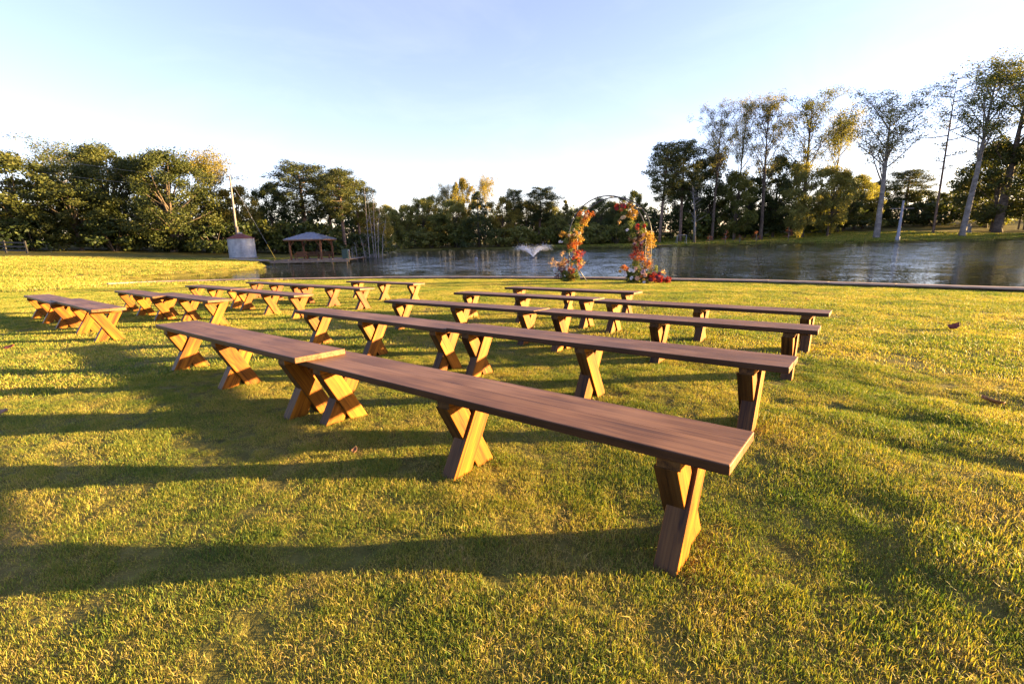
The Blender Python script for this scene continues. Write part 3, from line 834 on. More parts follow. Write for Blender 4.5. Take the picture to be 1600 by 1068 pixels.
arrangement("wide mound of white, peach and red flowers at the arch's right foot", 2.9, 0.0, -0.1,
    [(0.0, 0.15, 0, 0.36, 'green', 700, 0.085), (-0.35, 0.14, 0, 0.3, 'green', 420, 0.08), (0.35, 0.14, 0, 0.3, 'green', 420, 0.08), (-0.5, 0.5, 0, 0.2, 'orange', 220, 0.075), (-0.1, 0.62, 0, 0.3, 'green', 260, 0.07), (0.25, 0.66, 0, 0.24, 'gold', 160, 0.07), (0.3, 0.42, 0, 0.22, 'plum', 150, 0.08), (0.62, 0.3, 0, 0.24, 'red', 260, 0.08), (0.92, 0.14, -.05, 0.22, 'red', 280, 0.085), (0.85, 0.4, 0, 0.12, 'straw', 50, 0.06), (0.6, 0.5, 0, 0.14, 'green', 80, 0.06), (0.36, .75, 0, .14, 'orange', 110, .07)],
    [('white', -0.42, 0.36, -.3, 1.5), ('white', -0.22, 0.48, -.28, 1.5), ('white', -0.1, 0.46, -.3, 1.4), ('white', -0.14, 0.2, -.34, 1.6), ('white', -0.38, 0.3, -.33, 1.3), ('peach', 0.06, 0.2, -.34, 1.8), ('peach', -.02, .55, -.28, 1.4), ('mauve', 0.26, 0.42, -.3, 2.0), ('peach', .34, .3, -.3, 1.6), ('white', 0.32, 0.07, -.35, 1.2), ('orange', .45, .72, -.2, 1.3), ('gold', .3, .14, -.34, 1.2), ('orange', .2, .26, -.33, 1.3)]
    + scatter(15, 9, ['red', 'red', 'burg'], 0.78, 0.22, 0.3, 0.16, -0.25, (1.1, 1.7)) + scatter(16, 5, ['orange', 'gold'], -0.5, 0.5, 0.16, 0.14, -0.25), 27,
    [((.5, .2, 0), (0.98, 0.42, 0)), ((.3, .2, 0), (0.68, 0.6, 0))], True)

# ------------------------------------------------------------------ grain bin, utility pole, wires
sx_, sy_ = -32.1, 57.4
sz_ = gz(sx_, sy_)
silo = empty("grain_bin", (sx_, sy_, sz_))
tag(silo, "small galvanised grain bin with rusty red conical roof on the far left bank", "grain bin")
SR, SH = 1.45, 2.2
def curved_panel(r, a0, a1, z0, z1, n=6, ribs=6):
    VV, FF = [], []
    for j in range(ribs * 2 + 1):
        z = z0 + (z1 - z0) * j / (ribs * 2); rr2 = r + (0.008 if j % 2 else -0.008)
        for i in range(n + 1):
            a = a0 + (a1 - a0) * i / n
            VV.append((math.cos(a) * rr2, math.sin(a) * rr2, z))
    for j in range(ribs * 2):
        for i in range(n):
            p = j * (n + 1) + i
            FF.append((p, p + 1, p + n + 2, p + n + 1))
    return VV, FF
rs_ = random.Random(9)
for tier in range(3):
    for k in range(9):
        a0 = 2 * math.pi * (k + 0.4 * tier) / 9
        vv, ff = curved_panel(SR - 0.006 * tier + 0.004 * (k % 2), a0, a0 + 2 * math.pi / 9 + 0.02, 0.12 + tier * SH / 3 - 0.01, 0.12 + (tier + 1) * SH / 3 + 0.012, 5, 4)
        MB().add(vv, ff).build("wall_panel", M['galv'], silo)
MB().tube([(0, 0, 0.0 - 0.15), (0, 0, 0.12)], SR + 0.12, 28).build("footing", M['concrete'], silo)
mb = MB().box((math.cos(-1.35) * (SR + 0.02), math.sin(-1.35) * (SR + 0.02), 0.55), (0.5, 0.05, 0.75), -1.35 + math.pi / 2)
mb.build("hatch_door", M['galv'], silo)
for k in range(14):
    a0, a1 = 2 * math.pi * k / 14, 2 * math.pi * (k + 1) / 14 - 0.01
    e, tz = SR + 0.1, 0.12 + SH
    p = [(math.cos(a0) * e, math.sin(a0) * e, tz - 0.02), (math.cos(a1) * e, math.sin(a1) * e, tz - 0.02), (math.cos(a1) * 0.2, math.sin(a1) * 0.2, tz + 0.56), (math.cos(a0) * 0.2, math.sin(a0) * 0.2, tz + 0.56)]
    q = [(x, y, z + 0.03) for x, y, z in p]
    MB().add(p + q, [(3, 2, 1, 0), (4, 5, 6, 7), (0, 1, 5, 4), (1, 2, 6, 5), (2, 3, 7, 6), (3, 0, 4, 7)]).build("roof_panel", M['rust'], silo)
MB().tube([(0, 0, SH + 0.62), (0, 0, SH + 0.80), (0, 0, SH + 0.84)], [0.24, 0.24, 0.1], 14).build("roof_cap", M['galv'], silo)

slab = MB()
sxc, syc = -30.4, 54.2
zs = gz(sxc, syc)
slab.add([(-2.7, -0.5, -0.3), (2.6, -0.8, -0.6), (2.9, 0.4, -0.6), (-2.4, 0.8, -0.3), (-2.7, -0.5, 0.2), (2.6, -0.8, -0.06), (2.9, 0.4, -0.03), (-2.4, 0.8, 0.24)], [(3, 2, 1, 0), (4, 5, 6, 7), (0, 1, 5, 4), (1, 2, 6, 5), (2, 3, 7, 6), (3, 0, 4, 7)])
so = slab.build("concrete_slab", M['concrete']); so.location = (sxc, syc, zs)
tag(so, "pale tilted concrete slab at the water's edge below the grain bin", "slab")

px_, py_ = -34.3, 60.6
pz_ = gz(px_, py_)
pole = empty("utility_pole", (px_, py_, pz_))
tag(pole, "tall weathered utility pole standing behind the grain bin", "utility pole")
MB().tube([(0, 0, -0.3), (0.05, 0, 4.8), (0.15, 0, 9.6)], [0.15, 0.13, 0.09], 10).build("shaft", M['pole'], pole, True)
MB().box((0.32, -0.1, 1.9), (0.26, 0.2, 0.45)).build("meter_box", M['galv'], pole)
MB().tube([(0.32, -0.1, 2.1), (0.30, -0.08, 3.6)], 0.03, 6).build("conduit", M['galv'], pole)
top = Vector((px_ + 0.14, py_, pz_ + 9.2))
gy_ = Vector((-27.6, 56.2, gz(-27.6, 56.2) - 0.05))
guy = empty("guy_wire", gy_)
tag(guy, "guy wire with yellow guard slanting from the utility pole to the ground", "guy wire")
MB().tube([(0, 0, 0), top - gy_], 0.013, 5).build("wire", M['cable'], guy)
MB().tube([(top - gy_) * 0.01, (top - gy_) * 0.19], 0.032, 6).build("guard", M['yellow'], guy)
def wire(name, a, b, sag, label):
    a, b = Vector(a), Vector(b)
    pts = [a.lerp(b, k / 16) - Vector((0, 0, sag * 4 * (k / 16) * (1 - k / 16))) - a for k in range(17)]
    o = MB().tube(pts, 0.013, 5).build(name, M['cable']); o.location = a
    tag(o, label, "cable")
wire("power_line", top, (-68, 62, 14.2), 0.7, "upper power line running from the pole across the left treetops")
wire("power_line", top - Vector((0, 0, 1.0)), (-68, 61, 12.2), 0.8, "lower sagging power line across the left trees")

# ------------------------------------------------------------------ dock and gazebo
DZ = -0.82
dock = empty("wooden_dock", (-21.8, 51.7, WATER_Z))
tag(dock, "weathered wooden dock over the pond carrying the gazebo", "dock")
dx0, dx1, dy0, dy1 = -26.1, -17.5, 51.7, 57.8
k = 0; xx = dx0
rd = random.Random(2)
while xx < dx1 - 0.01:
    w = 0.235
    me = MB().box((xx + w / 2 - dock.location.x, (dy0 + dy1) / 2 - dock.location.y + rd.uniform(-.015, .015), DZ - 0.02 - dock.location.z + rd.uniform(-.004, .004)), (w - 0.014, dy1 - dy0, 0.04)).mesh("deck_board", M['deck'])
    grain_attr(me, lambda c: (c.y, c.x + k, c.z)); link("deck_board", me, dock)
    xx += w; k += 1
for yy in (dy0 + 0.03, (dy0 + dy1) / 2, dy1 - 0.03):
    me = MB().box(((dx0 + dx1) / 2 - dock.location.x, yy - dock.location.y, DZ - 0.155 - dock.location.z), (dx1 - dx0, 0.07, 0.225)).mesh("joist", M['deck'])
    grain_attr(me, lambda c: (c.x, c.y, c.z)); link("joist", me, dock)
for yy in (dy0 + 0.16, dy1 - 0.2):
    for q in range(6):
        x = dx0 + 0.35 + q * (dx1 - dx0 - 0.7) / 5
        me = MB().box((x - dock.location.x, yy - dock.location.y, -0.2), (0.16, 0.16, 1.3)).mesh("pile", M['deck'])
        grain_attr(me, lambda c: (c.z, c.y, c.x)); link("pile", me, dock)
gx0 = Vector((dx0 + 0.1 - dock.location.x, 0.9, DZ - 0.05 - dock.location.z)); gx1 = Vector((dx0 - 2.4 - dock.location.x, 1.0, gz(dx0 - 2.4, 52.7) + 0.05 - dock.location.z))
me = MB().beam(gx0, gx1, 1.1, 0.06).mesh("gangway", M['deck']); grain_attr(me, lambda c: (c.x, c.y, c.z)); link("gangway", me, dock)

GX0, GX1, GY0, GY1 = -24.2, -20.85, 52.7, 56.1
gaz = empty("gazebo", ((GX0 + GX1) / 2, (GY0 + GY1) / 2, DZ))
tag(gaz, "open timber gazebo with grey hipped metal roof on the dock", "gazebo")
gc = Vector(gaz.location)
def gpart(nm, mb, mt, ax=2, sm=False):
    me = mb.mesh(nm, mt, sm)
    if ax == 2: grain_attr(me, lambda c: (c.z, c.x, c.y))
    elif ax == 0: grain_attr(me, lambda c: (c.x, c.y, c.z))
    else: grain_attr(me, lambda c: (c.y, c.x, c.z))
    return link(nm, me, gaz)
hx, hy = (GX1 - GX0) / 2, (GY1 - GY0) / 2
for sx in (-1, 1):
    for sy in (-1, 1):
        gpart("post", MB().box((sx * hx, sy * hy, 1.03), (0.17, 0.17, 2.06)), M['post'])
        for ddx, ddy in ((-sx, 0), (0, -sy)):
            gpart("brace", MB().beam((sx * hx + ddx * 0.06, sy * hy + ddy * 0.06, 1.5), (sx * hx + ddx * 0.5, sy * hy + ddy * 0.5, 1.98), 0.08, 0.09, (ddy, ddx, 0)), M['post'])
for sy in (-1, 1): gpart("beam", MB().box((0, sy * hy, 2.13), (2 * hx + 0.3, 0.10, 0.2)), M['post'], 0)
for sx in (-1, 1): gpart("beam", MB().box((sx * hx, 0, 2.12), (0.10, 2 * hy + 0.3, 0.18)), M['post'], 1)
ex, ey, ez = hx + 0.48, hy + 0.48, 2.12
pk = 0.35
rz0, rz1 = 2.24, 2.98
ring = [(-ex, -ey), (ex, -ey), (ex, ey), (-ex, ey)]
faces = [((-ex, -ey), (ex, -ey), (pk, 0), (-pk, 0)), ((ex, -ey), (ex, ey), (pk, 0), (pk, 0)), ((ex, ey), (-ex, ey), (-pk, 0), (pk, 0)), ((-ex, ey), (-ex, -ey), (-pk, 0), (-pk, 0))]
for fc in faces:
    a, b, c2, d2 = [Vector((p[0], p[1], rz0 if i < 2 else rz1)) for i, p in enumerate(fc)]
    mb = MB()
    vv = [a, b, c2, d2]; lo = [v - Vector((0, 0, 0.05)) for v in vv]
    if (c2 - d2).length < 1e-6:
        mb.add([a, b, c2] + [lo[0], lo[1], lo[2]], [(0, 1, 2), (5, 4, 3), (0, 3, 4, 1)])
    else:
        mb.add(vv + lo, [(0, 1, 2, 3), (7, 6, 5, 4), (0, 4, 5, 1)])
    pan = mb.build("roof_face", M['roofblue'], gaz)
    L = (b - a).length; e = (b - a) / L; nrm = (b - a).cross(d2 - a).normalized()
    inw = nrm.cross(e)
    n = int(L / 0.42)
    for q in range(1, n):
        p0 = a + e * (q * L / n)
        # seam runs up the slope until a hip
        tl = (q * L / n); half = min(tl, L - tl)
        run = (d2 - a).dot(inw)
        hipx = (d2 - a).dot(e); hipx2 = L - (c2 - a).dot(e)
        f_ = min(1.0, tl / max(1e-3, hipx), (L - tl) / max(1e-3, hipx2))
        p1 = p0 + inw * run * f_
        if (p1 - p0).length > 0.1:
            MB().beam(p0 + nrm * 0.012, p1 + nrm * 0.012, 0.03, 0.03, nrm).build("seam", M['roofblue'], pan)
gpart("fascia", MB().box((0, -ey + 0.02, rz0 - 0.11), (2 * ex - 0.1, 0.035, 0.12)), M['post'], 0)
gpart("fascia", MB().box((ex - 0.02, 0, rz0 - 0.11), (0.035, 2 * ey - 0.1, 0.12)), M['post'], 1)
for q in range(4):
    gpart("rail", MB().box((0.1, hy - 0.02, 0.28 + q * 0.15), (2 * hx - 0.4, 0.04, 0.09)), M['post'], 0)
gpart("seat_board", MB().box((0.1, hy - 0.3, 0.44), (2 * hx - 0.4, 0.42, 0.045)), M['post'], 0)
for q in (-1, 0, 1): gpart("seat_support", MB().box((0.1 + q * 1.25, hy - 0.3, 0.21), (0.08, 0.36, 0.42)), M['post'])
# timber armchair bench inside
gch = empty("garden_seat", (GX0 + 0.75, GY0 + 0.75, DZ))
tag(gch, "reddish timber garden seat inside the gazebo by its left front post", "seat")
for nm, c, s in (("seat", (0, 0, 0.42), (1.2, 0.55, 0.05)), ("backrest", (0, 0.28, 0.66), (1.2, 0.05, 0.42)), ("front_apron", (0, -0.27, 0.34), (1.2, 0.04, 0.12)), ("armrest", (-0.57, 0, 0.64), (0.07, 0.6, 0.04)), ("armrest", (0.57, 0, 0.64), (0.07, 0.6, 0.04)),
                 ("leg", (-0.55, -0.24, 0.31), (0.07, 0.07, 0.62)), ("leg", (0.55, -0.24, 0.31), (0.07, 0.07, 0.62)), ("leg", (-0.55, 0.24, 0.31), (0.07, 0.07, 0.62)), ("leg", (0.55, 0.24, 0.31), (0.07, 0.07, 0.62))):
    me = MB().box(c, s).mesh(nm, M['post']); grain_attr(me, lambda c_: (c_.x, c_.y, c_.z)); link(nm, me, gch)

bxo = empty("utility_cabinet", (-18.3, 53.1, DZ)); tag(bxo, "dark green utility cabinet at the right end of the dock", "cabinet")
MB().box((0, 0, 0.5), (0.62, 0.55, 1.0)).build("housing", M['green_box'], bxo)
MB().box((0, 0, 1.03), (0.68, 0.62, 0.06)).build("lid", M['green_box'], bxo)
MB().box((0, -0.285, 0.5), (0.5, 0.02, 0.82)).build("door", M['green_box'], bxo)
lpo = empty("dock_light_post", (-17.75, 52.6, DZ)); tag(lpo, "short post with pale cap beside the green cabinet on the dock", "post")
me = MB().box((0, 0, 0.45), (0.12, 0.12, 0.9)).mesh("shaft", M['deck']); grain_attr(me, lambda c: (c.z, c.x, c.y)); link("shaft", me, lpo)
MB().box((0, 0, 0.96), (0.17, 0.17, 0.12), 0, 0.5).build("cap", M['white'], lpo)

# ------------------------------------------------------------------ left fence, goal frame, white post, fountain, buoy, stumps
fz = empty("board_fence", (-54.5, 53, gz(-54.5, 53)))
tag(fz, "black three rail board fence at the far left edge of the field", "fence")
fx = [-53.4, -55.7, -58.0, -60.3, -62.6]
for q, x in enumerate(fx):
    MB().box((x + 54.5, 0, gz(x, 53) - fz.location.z + 0.62), (0.16, 0.13, 1.44)).build("post", M['black_wood'], fz)
for a, b in zip(fx, fx[1:]):
    for h in (0.3, 0.72, 1.14):
        MB().beam((a + 54.5 - 0.02, -0.085, gz(a, 53) - fz.location.z + h), (b + 54.5 + 0.02, -0.085, gz(b, 53) - fz.location.z + h), 0.035, 0.15).build("rail", M['black_wood'], fz)

gl = empty("goal_frame", (33.6, 93.6, gz(33.6, 93.6)))
tag(gl, "thin white goal frame on the far shore under the tall pines", "goal")
MB().tube([(-0.9, 0, 0), (-0.9, 0, 1.75)], 0.05, 6).build("upright", M['white'], gl)
MB().tube([(0.9, 0, 0), (0.9, 0, 1.75)], 0.05, 6).build("upright", M['white'], gl)
MB().tube([(-0.95, 0, 1.75), (0.95, 0, 1.75)], 0.05, 6).build("crossbar", M['white'], gl)
for s in (-1, 1): MB().tube([(0.9 * s, 0, 1.75), (0.9 * s, 1.1, 0)], 0.035, 6).build("stay", M['white'], gl)

jt = empty("plank_landing", (30.6, 93.2, WATER_Z)); jt.rotation_euler = (0, 0, 0.12)
tag(jt, "long low pale plank landing on the far shore left of the goal frame", "landing")
for q in range(4):
    me = MB().box((0, -0.45 + q * 0.3, 0.22 + 0.01 * (q % 2)), (4.6, 0.28, 0.06)).mesh("board", M['cap']); grain_attr(me, lambda c: (c.x, c.y + q, c.z)); link("board", me, jt)
for q in (-2.0, 0.0, 2.0):
    me = MB().box((q, 0, 0.0), (0.14, 1.1, 0.37)).mesh("bearer", M['bulkhead']); grain_attr(me, lambda c: (c.y, c.x, c.z)); link("bearer", me, jt)

wpz = gz(70.2, 86.6)
wpst = empty("white_post", (70.2, 86.6, wpz)); tag(wpst, "tall white tapered post with a thin crossarm at the far shoreline", "post")
MB().tube([(0, 0, -0.5), (0, 0, 0.9), (0.02, 0, 1.0), (0.05, 0, 7.1)], [0.42, 0.36, 0.27, 0.16], 10).build("shaft", M['white'], wpst, True)
MB().beam((-2.1, 0, 5.75), (2.1, 0, 5.75), 0.09, 0.1).build("crossarm", M['bare'], wpst)

for lx, ly, h, rr3, lab in ((95.6, 100, 1.5, 0.5, "grey broken stump beside the thin leaning pine on the right bank"), (101.5, 100, 1.9, 0.55, "taller grey stump between the right bank trees"), (104.5, 103.0, 1.3, 0.5, "short stump farthest right on the right bank")):
    rnd = random.Random(int(lx * 10)); n = 10; vv = []
    for q, (zz, kk) in enumerate(((-0.2, 1.35), (0.25, 1.05), (h * .7, 0.95), (h, 0.9))):
        for i in range(n):
            a = 2 * math.pi * i / n; j = rnd.uniform(0.88, 1.12)
            vv.append((math.cos(a) * rr3 * kk * j, math.sin(a) * rr3 * kk * j, zz + (rnd.uniform(-.25, .3) if q == 3 else 0)))
    ff = [(q * n + i, q * n + (i + 1) % n, (q + 1) * n + (i + 1) % n, (q + 1) * n + i) for q in range(3) for i in range(n)] + [tuple(3 * n + i for i in range(n))]
    o = MB().add(vv, ff).build("tree_stump", M['bark_pale']); o.location = (lx, ly, gz(lx, ly)); tag(o, lab, "stump", "stumps on the right bank")

def spray_mat():
    mt, nt, bs = new_mat("water_spray")
    bs.inputs["Base Color"].default_value = (0.9, 0.93, 0.97, 1); bs.inputs["Roughness"].default_value = 0.3
    tr = nt.nodes.new("ShaderNodeBsdfTranslucent"); tr.inputs["Color"].default_value = (0.9, 0.93, 0.97, 1)
    tp = nt.nodes.new("ShaderNodeBsdfTransparent")
    m1 = nt.nodes.new("ShaderNodeMixShader"); m1.inputs[0].default_value = 0.5
    nt.links.new(bs.outputs[0], m1.inputs[1]); nt.links.new(tr.outputs[0], m1.inputs[2])
    m2 = nt.nodes.new("ShaderNodeMixShader"); m2.inputs[0].default_value = 0.45
    nt.links.new(m1.outputs[0], m2.inputs[1]); nt.links.new(tp.outputs[0], m2.inputs[2])
    nt.links.new(m2.outputs[0], nt.nodes["Material Output"].inputs["Surface"])
    return mt
M['spray'] = spray_mat()
fo = empty("pond_fountain", (2.6, 54.0, WATER_Z)); tag(fo, "floating pond fountain throwing a white v-shaped spray", "fountain")
MB().tube([(0, 0, -0.05), (0, 0, 0.1), (0, 0, 0.14)], [0.45, 0.42, 0.2], 16).build("float_base", M['iron'], fo)
rf = np.random.default_rng(5); N = 4200
az = rf.random(N) * 2 * np.pi; elv = np.radians(54 + rf.normal(0, 4.5, N)); v0 = 5.7 * (1 + rf.normal(0, 0.05, N))
tt = np.minimum(rf.random(N), rf.random(N) + 0.25) * (2 * v0 * np.sin(elv) / 9.81) * 0.74
hv = v0 * np.cos(elv); vz = v0 * np.sin(elv)
pos = np.stack([np.cos(az) * hv * tt, np.sin(az) * hv * tt, vz * tt - 4.905 * tt ** 2 + 0.12], 1)
vel = np.stack([np.cos(az) * hv, np.sin(az) * hv, vz - 9.81 * tt], 1); vel /= np.linalg.norm(vel, axis=1)[:, None]
sd_ = rf.normal(size=(N, 3)); sd_ -= vel * (sd_ * vel).sum(1)[:, None]; sd_ /= np.linalg.norm(sd_, axis=1)[:, None]
ln = (0.05 + 0.09 * rf.random(N))[:, None]; wd = 0.011
Vs = np.stack([pos - vel * ln, pos + sd_ * wd, pos + vel * ln, pos - sd_ * wd], 1).reshape(-1, 3)
link("spray", fast_mesh("spray", Vs, np.arange(N * 4).reshape(N, 4), None, M['spray']), fo)

byo = empty("water_buoy", (-3.9, 54.5, WATER_Z)); tag(byo, "tiny white float on the water left of the fountain", "buoy")
MB().tube([(0, 0, -0.08), (0, 0, 0.0), (0, 0, 0.14), (0, 0, 0.2)], [0.12, 0.2, 0.2, 0.08], 10).build("body", M['white'], byo, True)
MB().tube([(0, 0, 0.2), (0, 0, 0.42)], 0.03, 6).build("stem", M['white'], byo)

# ------------------------------------------------------------------ trees
def limb_pts(a, b, r, sag=0.12, n=5):
    a, b = Vector(a), Vector(b); L = (b - a).length
    m_ = a.lerp(b, 0.5) + Vector((r.uniform(-1, 1), r.uniform(-1, 1), 0)) * L * 0.07 - Vector((0, 0, L * sag))
    return [(a * (1 - t) ** 2 + m_ * 2 * t * (1 - t) + b * t * t) for t in [k / (n - 1) for k in range(n)]]

class Tree:
    """prototype: trunk mesh + crown mesh, built at real size"""
    def __init__(s, kind, seed):
        r = random.Random(seed); rng = np.random.default_rng(seed)
        mb = MB(); C, Rd = [], []
        s.kind = kind
        if kind in ('oak', 'broad'):
            H, W = (14.0, 7.0) if kind == 'oak' else (12.0, 4.2)
            t0 = 2.4 if kind == 'oak' else 2.6
            lean = Vector((r.uniform(-.4, .4), r.uniform(-.4, .4), 0))
            tp = [Vector((0, 0, -0.4)), Vector((0, 0, 0.3)), lean * .4 + Vector((0, 0, t0)), lean + Vector((0, 0, H * .5)), lean * 1.2 + Vector((0, 0, H * .85))]
            k0 = 0.5 if kind == 'oak' else 0.24
            mb.tube(tp, [k0 * 1.35, k0, k0 * .8, k0 * .5, k0 * .12], 9)
            nC = 170 if kind == 'oak' else 100
            zc = H * (0.52 if kind == 'oak' else 0.56); hz = H * (0.46 if kind == 'oak' else 0.43)
            for i in range(nC):
                u = r.uniform(-1, 1); a = r.uniform(0, 6.283); q = r.random() ** 0.38
                rad = math.sqrt(max(0, 1 - u * u)) * W * q * (1.0 + 0.18 * math.sin(3 * a + seed)) * (1.12 if u < 0.2 else 1.0)
                z = zc + u * hz * (0.86 + 0.2 * q)
                if z < (0.7 if kind == 'oak' else 1.6): z = r.uniform(0.8, 3)
                C.append((math.cos(a) * rad + lean.x, math.sin(a) * rad + lean.y, z)); Rd.append(r.uniform(0.75, 1.35) * (1.2 if kind == 'oak' else 0.85))
            for i in range(0, nC, 3):
                c = Vector(C[i]); zt = min(c.z * 0.75, H * .7); f = zt / (H * .85)
                base = lean * f + Vector((0, 0, max(t0 * .8, zt * .7)))
                mb.tube(limb_pts(base, c, r, 0.08), [k0 * .42 * (1 - .5 * f), k0 * .33 * (1 - .5 * f), k0 * .22, k0 * .13, 0.02], 5, False)
            V, Fc, T = leaves_np(rng, C, Rd, 290 if kind == 'oak' else 200, 0.255, 0.35, 0.5, 0.9, 0.66)
        elif kind in ('poplar', 'airy'):
            H, W = (25.0, 5.5) if kind == 'poplar' else (16.0, 3.8)
            k0 = 0.36 if kind == 'poplar' else 0.24
            lean = Vector((r.uniform(-1.2, 1.2), r.uniform(-.8, .8), 0))
            fork = H * r.uniform(0.34, 0.44)
            tp = [Vector((0, 0, -0.4)), Vector((0, 0, 0.6)), lean * .35 + Vector((r.uniform(-.2, .2), 0, fork)), lean * .7 + Vector((0, 0, H * .7)), lean + Vector((0, 0, H * .96))]
            mb.tube(tp, [k0 * 1.3, k0, k0 * .72, k0 * .36, k0 * .06], 8)
            nL = 20 if kind == 'poplar' else 15
            for i in range(nL):
                f = r.uniform(0.36, 0.86); a = i * 2.4 + r.uniform(-.4, .4)
                zt = H * f
                base = lean * f + Vector((0, 0, zt))
                rise = H * r.uniform(0.16, 0.36) * (1.15 - f * .5)
                out = W * r.uniform(0.4, 0.95) * (1.15 - abs(f - .55))
                tip = base + Vector((math.cos(a) * out, math.sin(a) * out, rise))
                tip.z = min(tip.z, H * 0.985)
                lp = limb_pts(base, tip, r, -0.02 if r.random() < .5 else 0.06, 6)
                rb_ = k0 * (.40 - .25 * f)
                mb.tube(lp, [rb_, rb_ * .85, rb_ * .65, rb_ * .45, rb_ * .25, 0.012], 5, False)
                for j in range(8):
                    t = r.uniform(0.3, 1.0); p = lp[min(5, int(t * 5))].lerp(lp[min(5, int(t * 5) + 1)], (t * 5) % 1)
                    q = p + Vector((r.gauss(0, 1.0), r.gauss(0, 1.0), r.uniform(0.2, 2.0)))
                    mb.tube([p, (p + q) / 2 + Vector((0, 0, .1)), q], [rb_ * .32 + .008, rb_ * .2 + .006, 0.008], 4, False)
                    C.append(tuple(q)); Rd.append(r.uniform(0.6, 1.25))
            for i in range(16):
                p = lean * .95 + Vector((r.gauss(0, .8), r.gauss(0, .8), H * r.uniform(.8, .98))); C.append(tuple(p)); Rd.append(r.uniform(.5, .9))
            V, Fc, T = leaves_np(rng, C, Rd, 72, 0.20, 0.3, 0.3, 0.9, 0.6)
        elif kind in ('pine', 'lonepine'):
            H, W = 18.0, 3.4; k0 = 0.26 if kind == 'pine' else 0.17
            lean = Vector((r.uniform(-.7, .7), r.uniform(-.5, .5), 0))
            mb.tube([Vector((0, 0, -0.4)), Vector((0, 0, .4)), lean * .3 + Vector((0, 0, H * .35)), lean * .7 + Vector((0, 0, H * .7)), lean + Vector((0, 0, H * .97))], [k0 * 1.25, k0, k0 * .85, k0 * .55, k0 * .1], 8)
            NB = 52 if kind == 'pine' else 20
            for i in range(NB):
                f = 0.42 + 0.56 * (i / (NB - 1)) ** 0.9; a = i * 2.399 + r.uniform(-.4, .4)
                prof = (0.35 + 0.65 * math.sin(min(1, (f - 0.40) / 0.32) * math.pi * .5)) * (1.0 if f < .78 else max(.3, 1 - ((f - .78) / .22) ** 1.8 * .75))
                L = W * prof * r.uniform(.55, 1.1)
                base = lean * f + Vector((0, 0, H * f))
                tip = base + Vector((math.cos(a) * L, math.sin(a) * L, L * r.uniform(-.05, .35)))
                lp = limb_pts(base, tip, r, 0.05, 5)
                mb.tube(lp, [.07, .06, .045, .03, .012], 4, False)
                for t in ((1.0, .78, .55) if L > 1.5 else (1.0, .6)):
                    c = base.lerp(tip, t) + Vector((r.gauss(0, .25), r.gauss(0, .25), .15)); C.append(tuple(c)); Rd.append(r.uniform(.6, 1.0) * (.75 + .3 * prof))
            for i in range(4):   # dead stubs below the crown
                f = r.uniform(.3, .5); a = r.uniform(0, 6.28); b_ = lean * f + Vector((0, 0, H * f))
                mb.tube([b_, b_ + Vector((math.cos(a) * 1.2, math.sin(a) * 1.2, .1))], [.04, .01], 4, False)
            V, Fc, T = leaves_np(rng, C, Rd, 95 if kind == 'pine' else 45, 0.34 if kind == 'pine' else .24, 0.4, 0.5, 0.85 if kind == 'pine' else .5, 0.3)
        elif kind in ('cedar', 'cone'):
            H, W = 11.0, 3.2
            mb.tube([(0, 0, -0.3), (0, 0, H * .5), (0, 0, H * .97)], [.22, .13, .02], 7)
            for i in range(95):
                f = r.random() ** 1.25; a = r.uniform(0, 6.283); rad = W * (1 - f) ** .85 * r.uniform(.45, 1.05) + .1
                C.append((math.cos(a) * rad, math.sin(a) * rad, .5 + f * (H - .7))); Rd.append(.4 + .55 * (1 - f))
                if i % 6 == 0: mb.tube([(0, 0, C[-1][2] * .92), C[-1]], [.05, .01], 4, False)
            V, Fc, T = leaves_np(rng, C, Rd, 62, 0.3, 0.35, 0.6, 0.8, 0.4)
        elif kind == 'bare':
            H = 11.0; V = None
            lean = Vector((-1.2, .3, 0))
            mb.tube([Vector((0, 0, -.3)), lean * .1 + Vector((0, 0, 3.5)), Vector((-.5, 0, 6)), lean + Vector((0, 0, H))], [.26, .2, .13, .015], 7)
            for i in range(26):
                f = r.uniform(.35, .95); a = r.uniform(0, 6.283); b_ = lean * f * .6 + Vector((0, 0, H * f)); L = r.uniform(1, 3.2) * (1.2 - f)
                e_ = b_ + Vector((math.cos(a) * L, math.sin(a) * L, L * r.uniform(.3, 1.1)))
                mb.tube(limb_pts(b_, e_, r, .05, 4), [.06, .045, .03, .01], 4, False)
                for j in range(3):
                    p = b_.lerp(e_, r.uniform(.4, 1)); mb.tube([p, p + Vector((r.gauss(0, .5), r.gauss(0, .5), r.uniform(.1, .8)))], [.02, .006], 4, False)
        elif kind == 'sapling':
            H = 2.6
            mb.tube([(0, 0, -.2), (0.02, 0, 1.2), (0, 0, H)], [.045, .035, .008], 5)
            for i in range(22):
                f = r.uniform(.3, 1); a = r.uniform(0, 6.283); L = .65 * (1.15 - f)
                e_ = (math.cos(a) * L, math.sin(a) * L, H * f + .15); mb.tube([(0, 0, H * f - .1), e_], [.015, .005], 4, False); C.append(e_); Rd.append(.2)
            V, Fc, T = leaves_np(rng, C, Rd, 16, .13, .2, .3, .8, .4)
        elif kind == 'shrub':
            H = 3.0
            for i in range(6):
                a = i * 1.05; mb.tube([(0, 0, -.2), (math.cos(a) * .6, math.sin(a) * .6, 1.2), (math.cos(a) * 1.2, math.sin(a) * 1.2, 2.3)], [.06, .045, .01], 4, False)
            for i in range(30):
                a = r.uniform(0, 6.283); u = r.random(); rad = 1.9 * math.sqrt(1 - u * u * .8) * r.random() ** .4
                C.append((math.cos(a) * rad, math.sin(a) * rad, .35 + u * 2.3)); Rd.append(r.uniform(.45, .8))
            V, Fc, T = leaves_np(rng, C, Rd, 55, .28, .45, .5, .75, .6)
        s.H = H
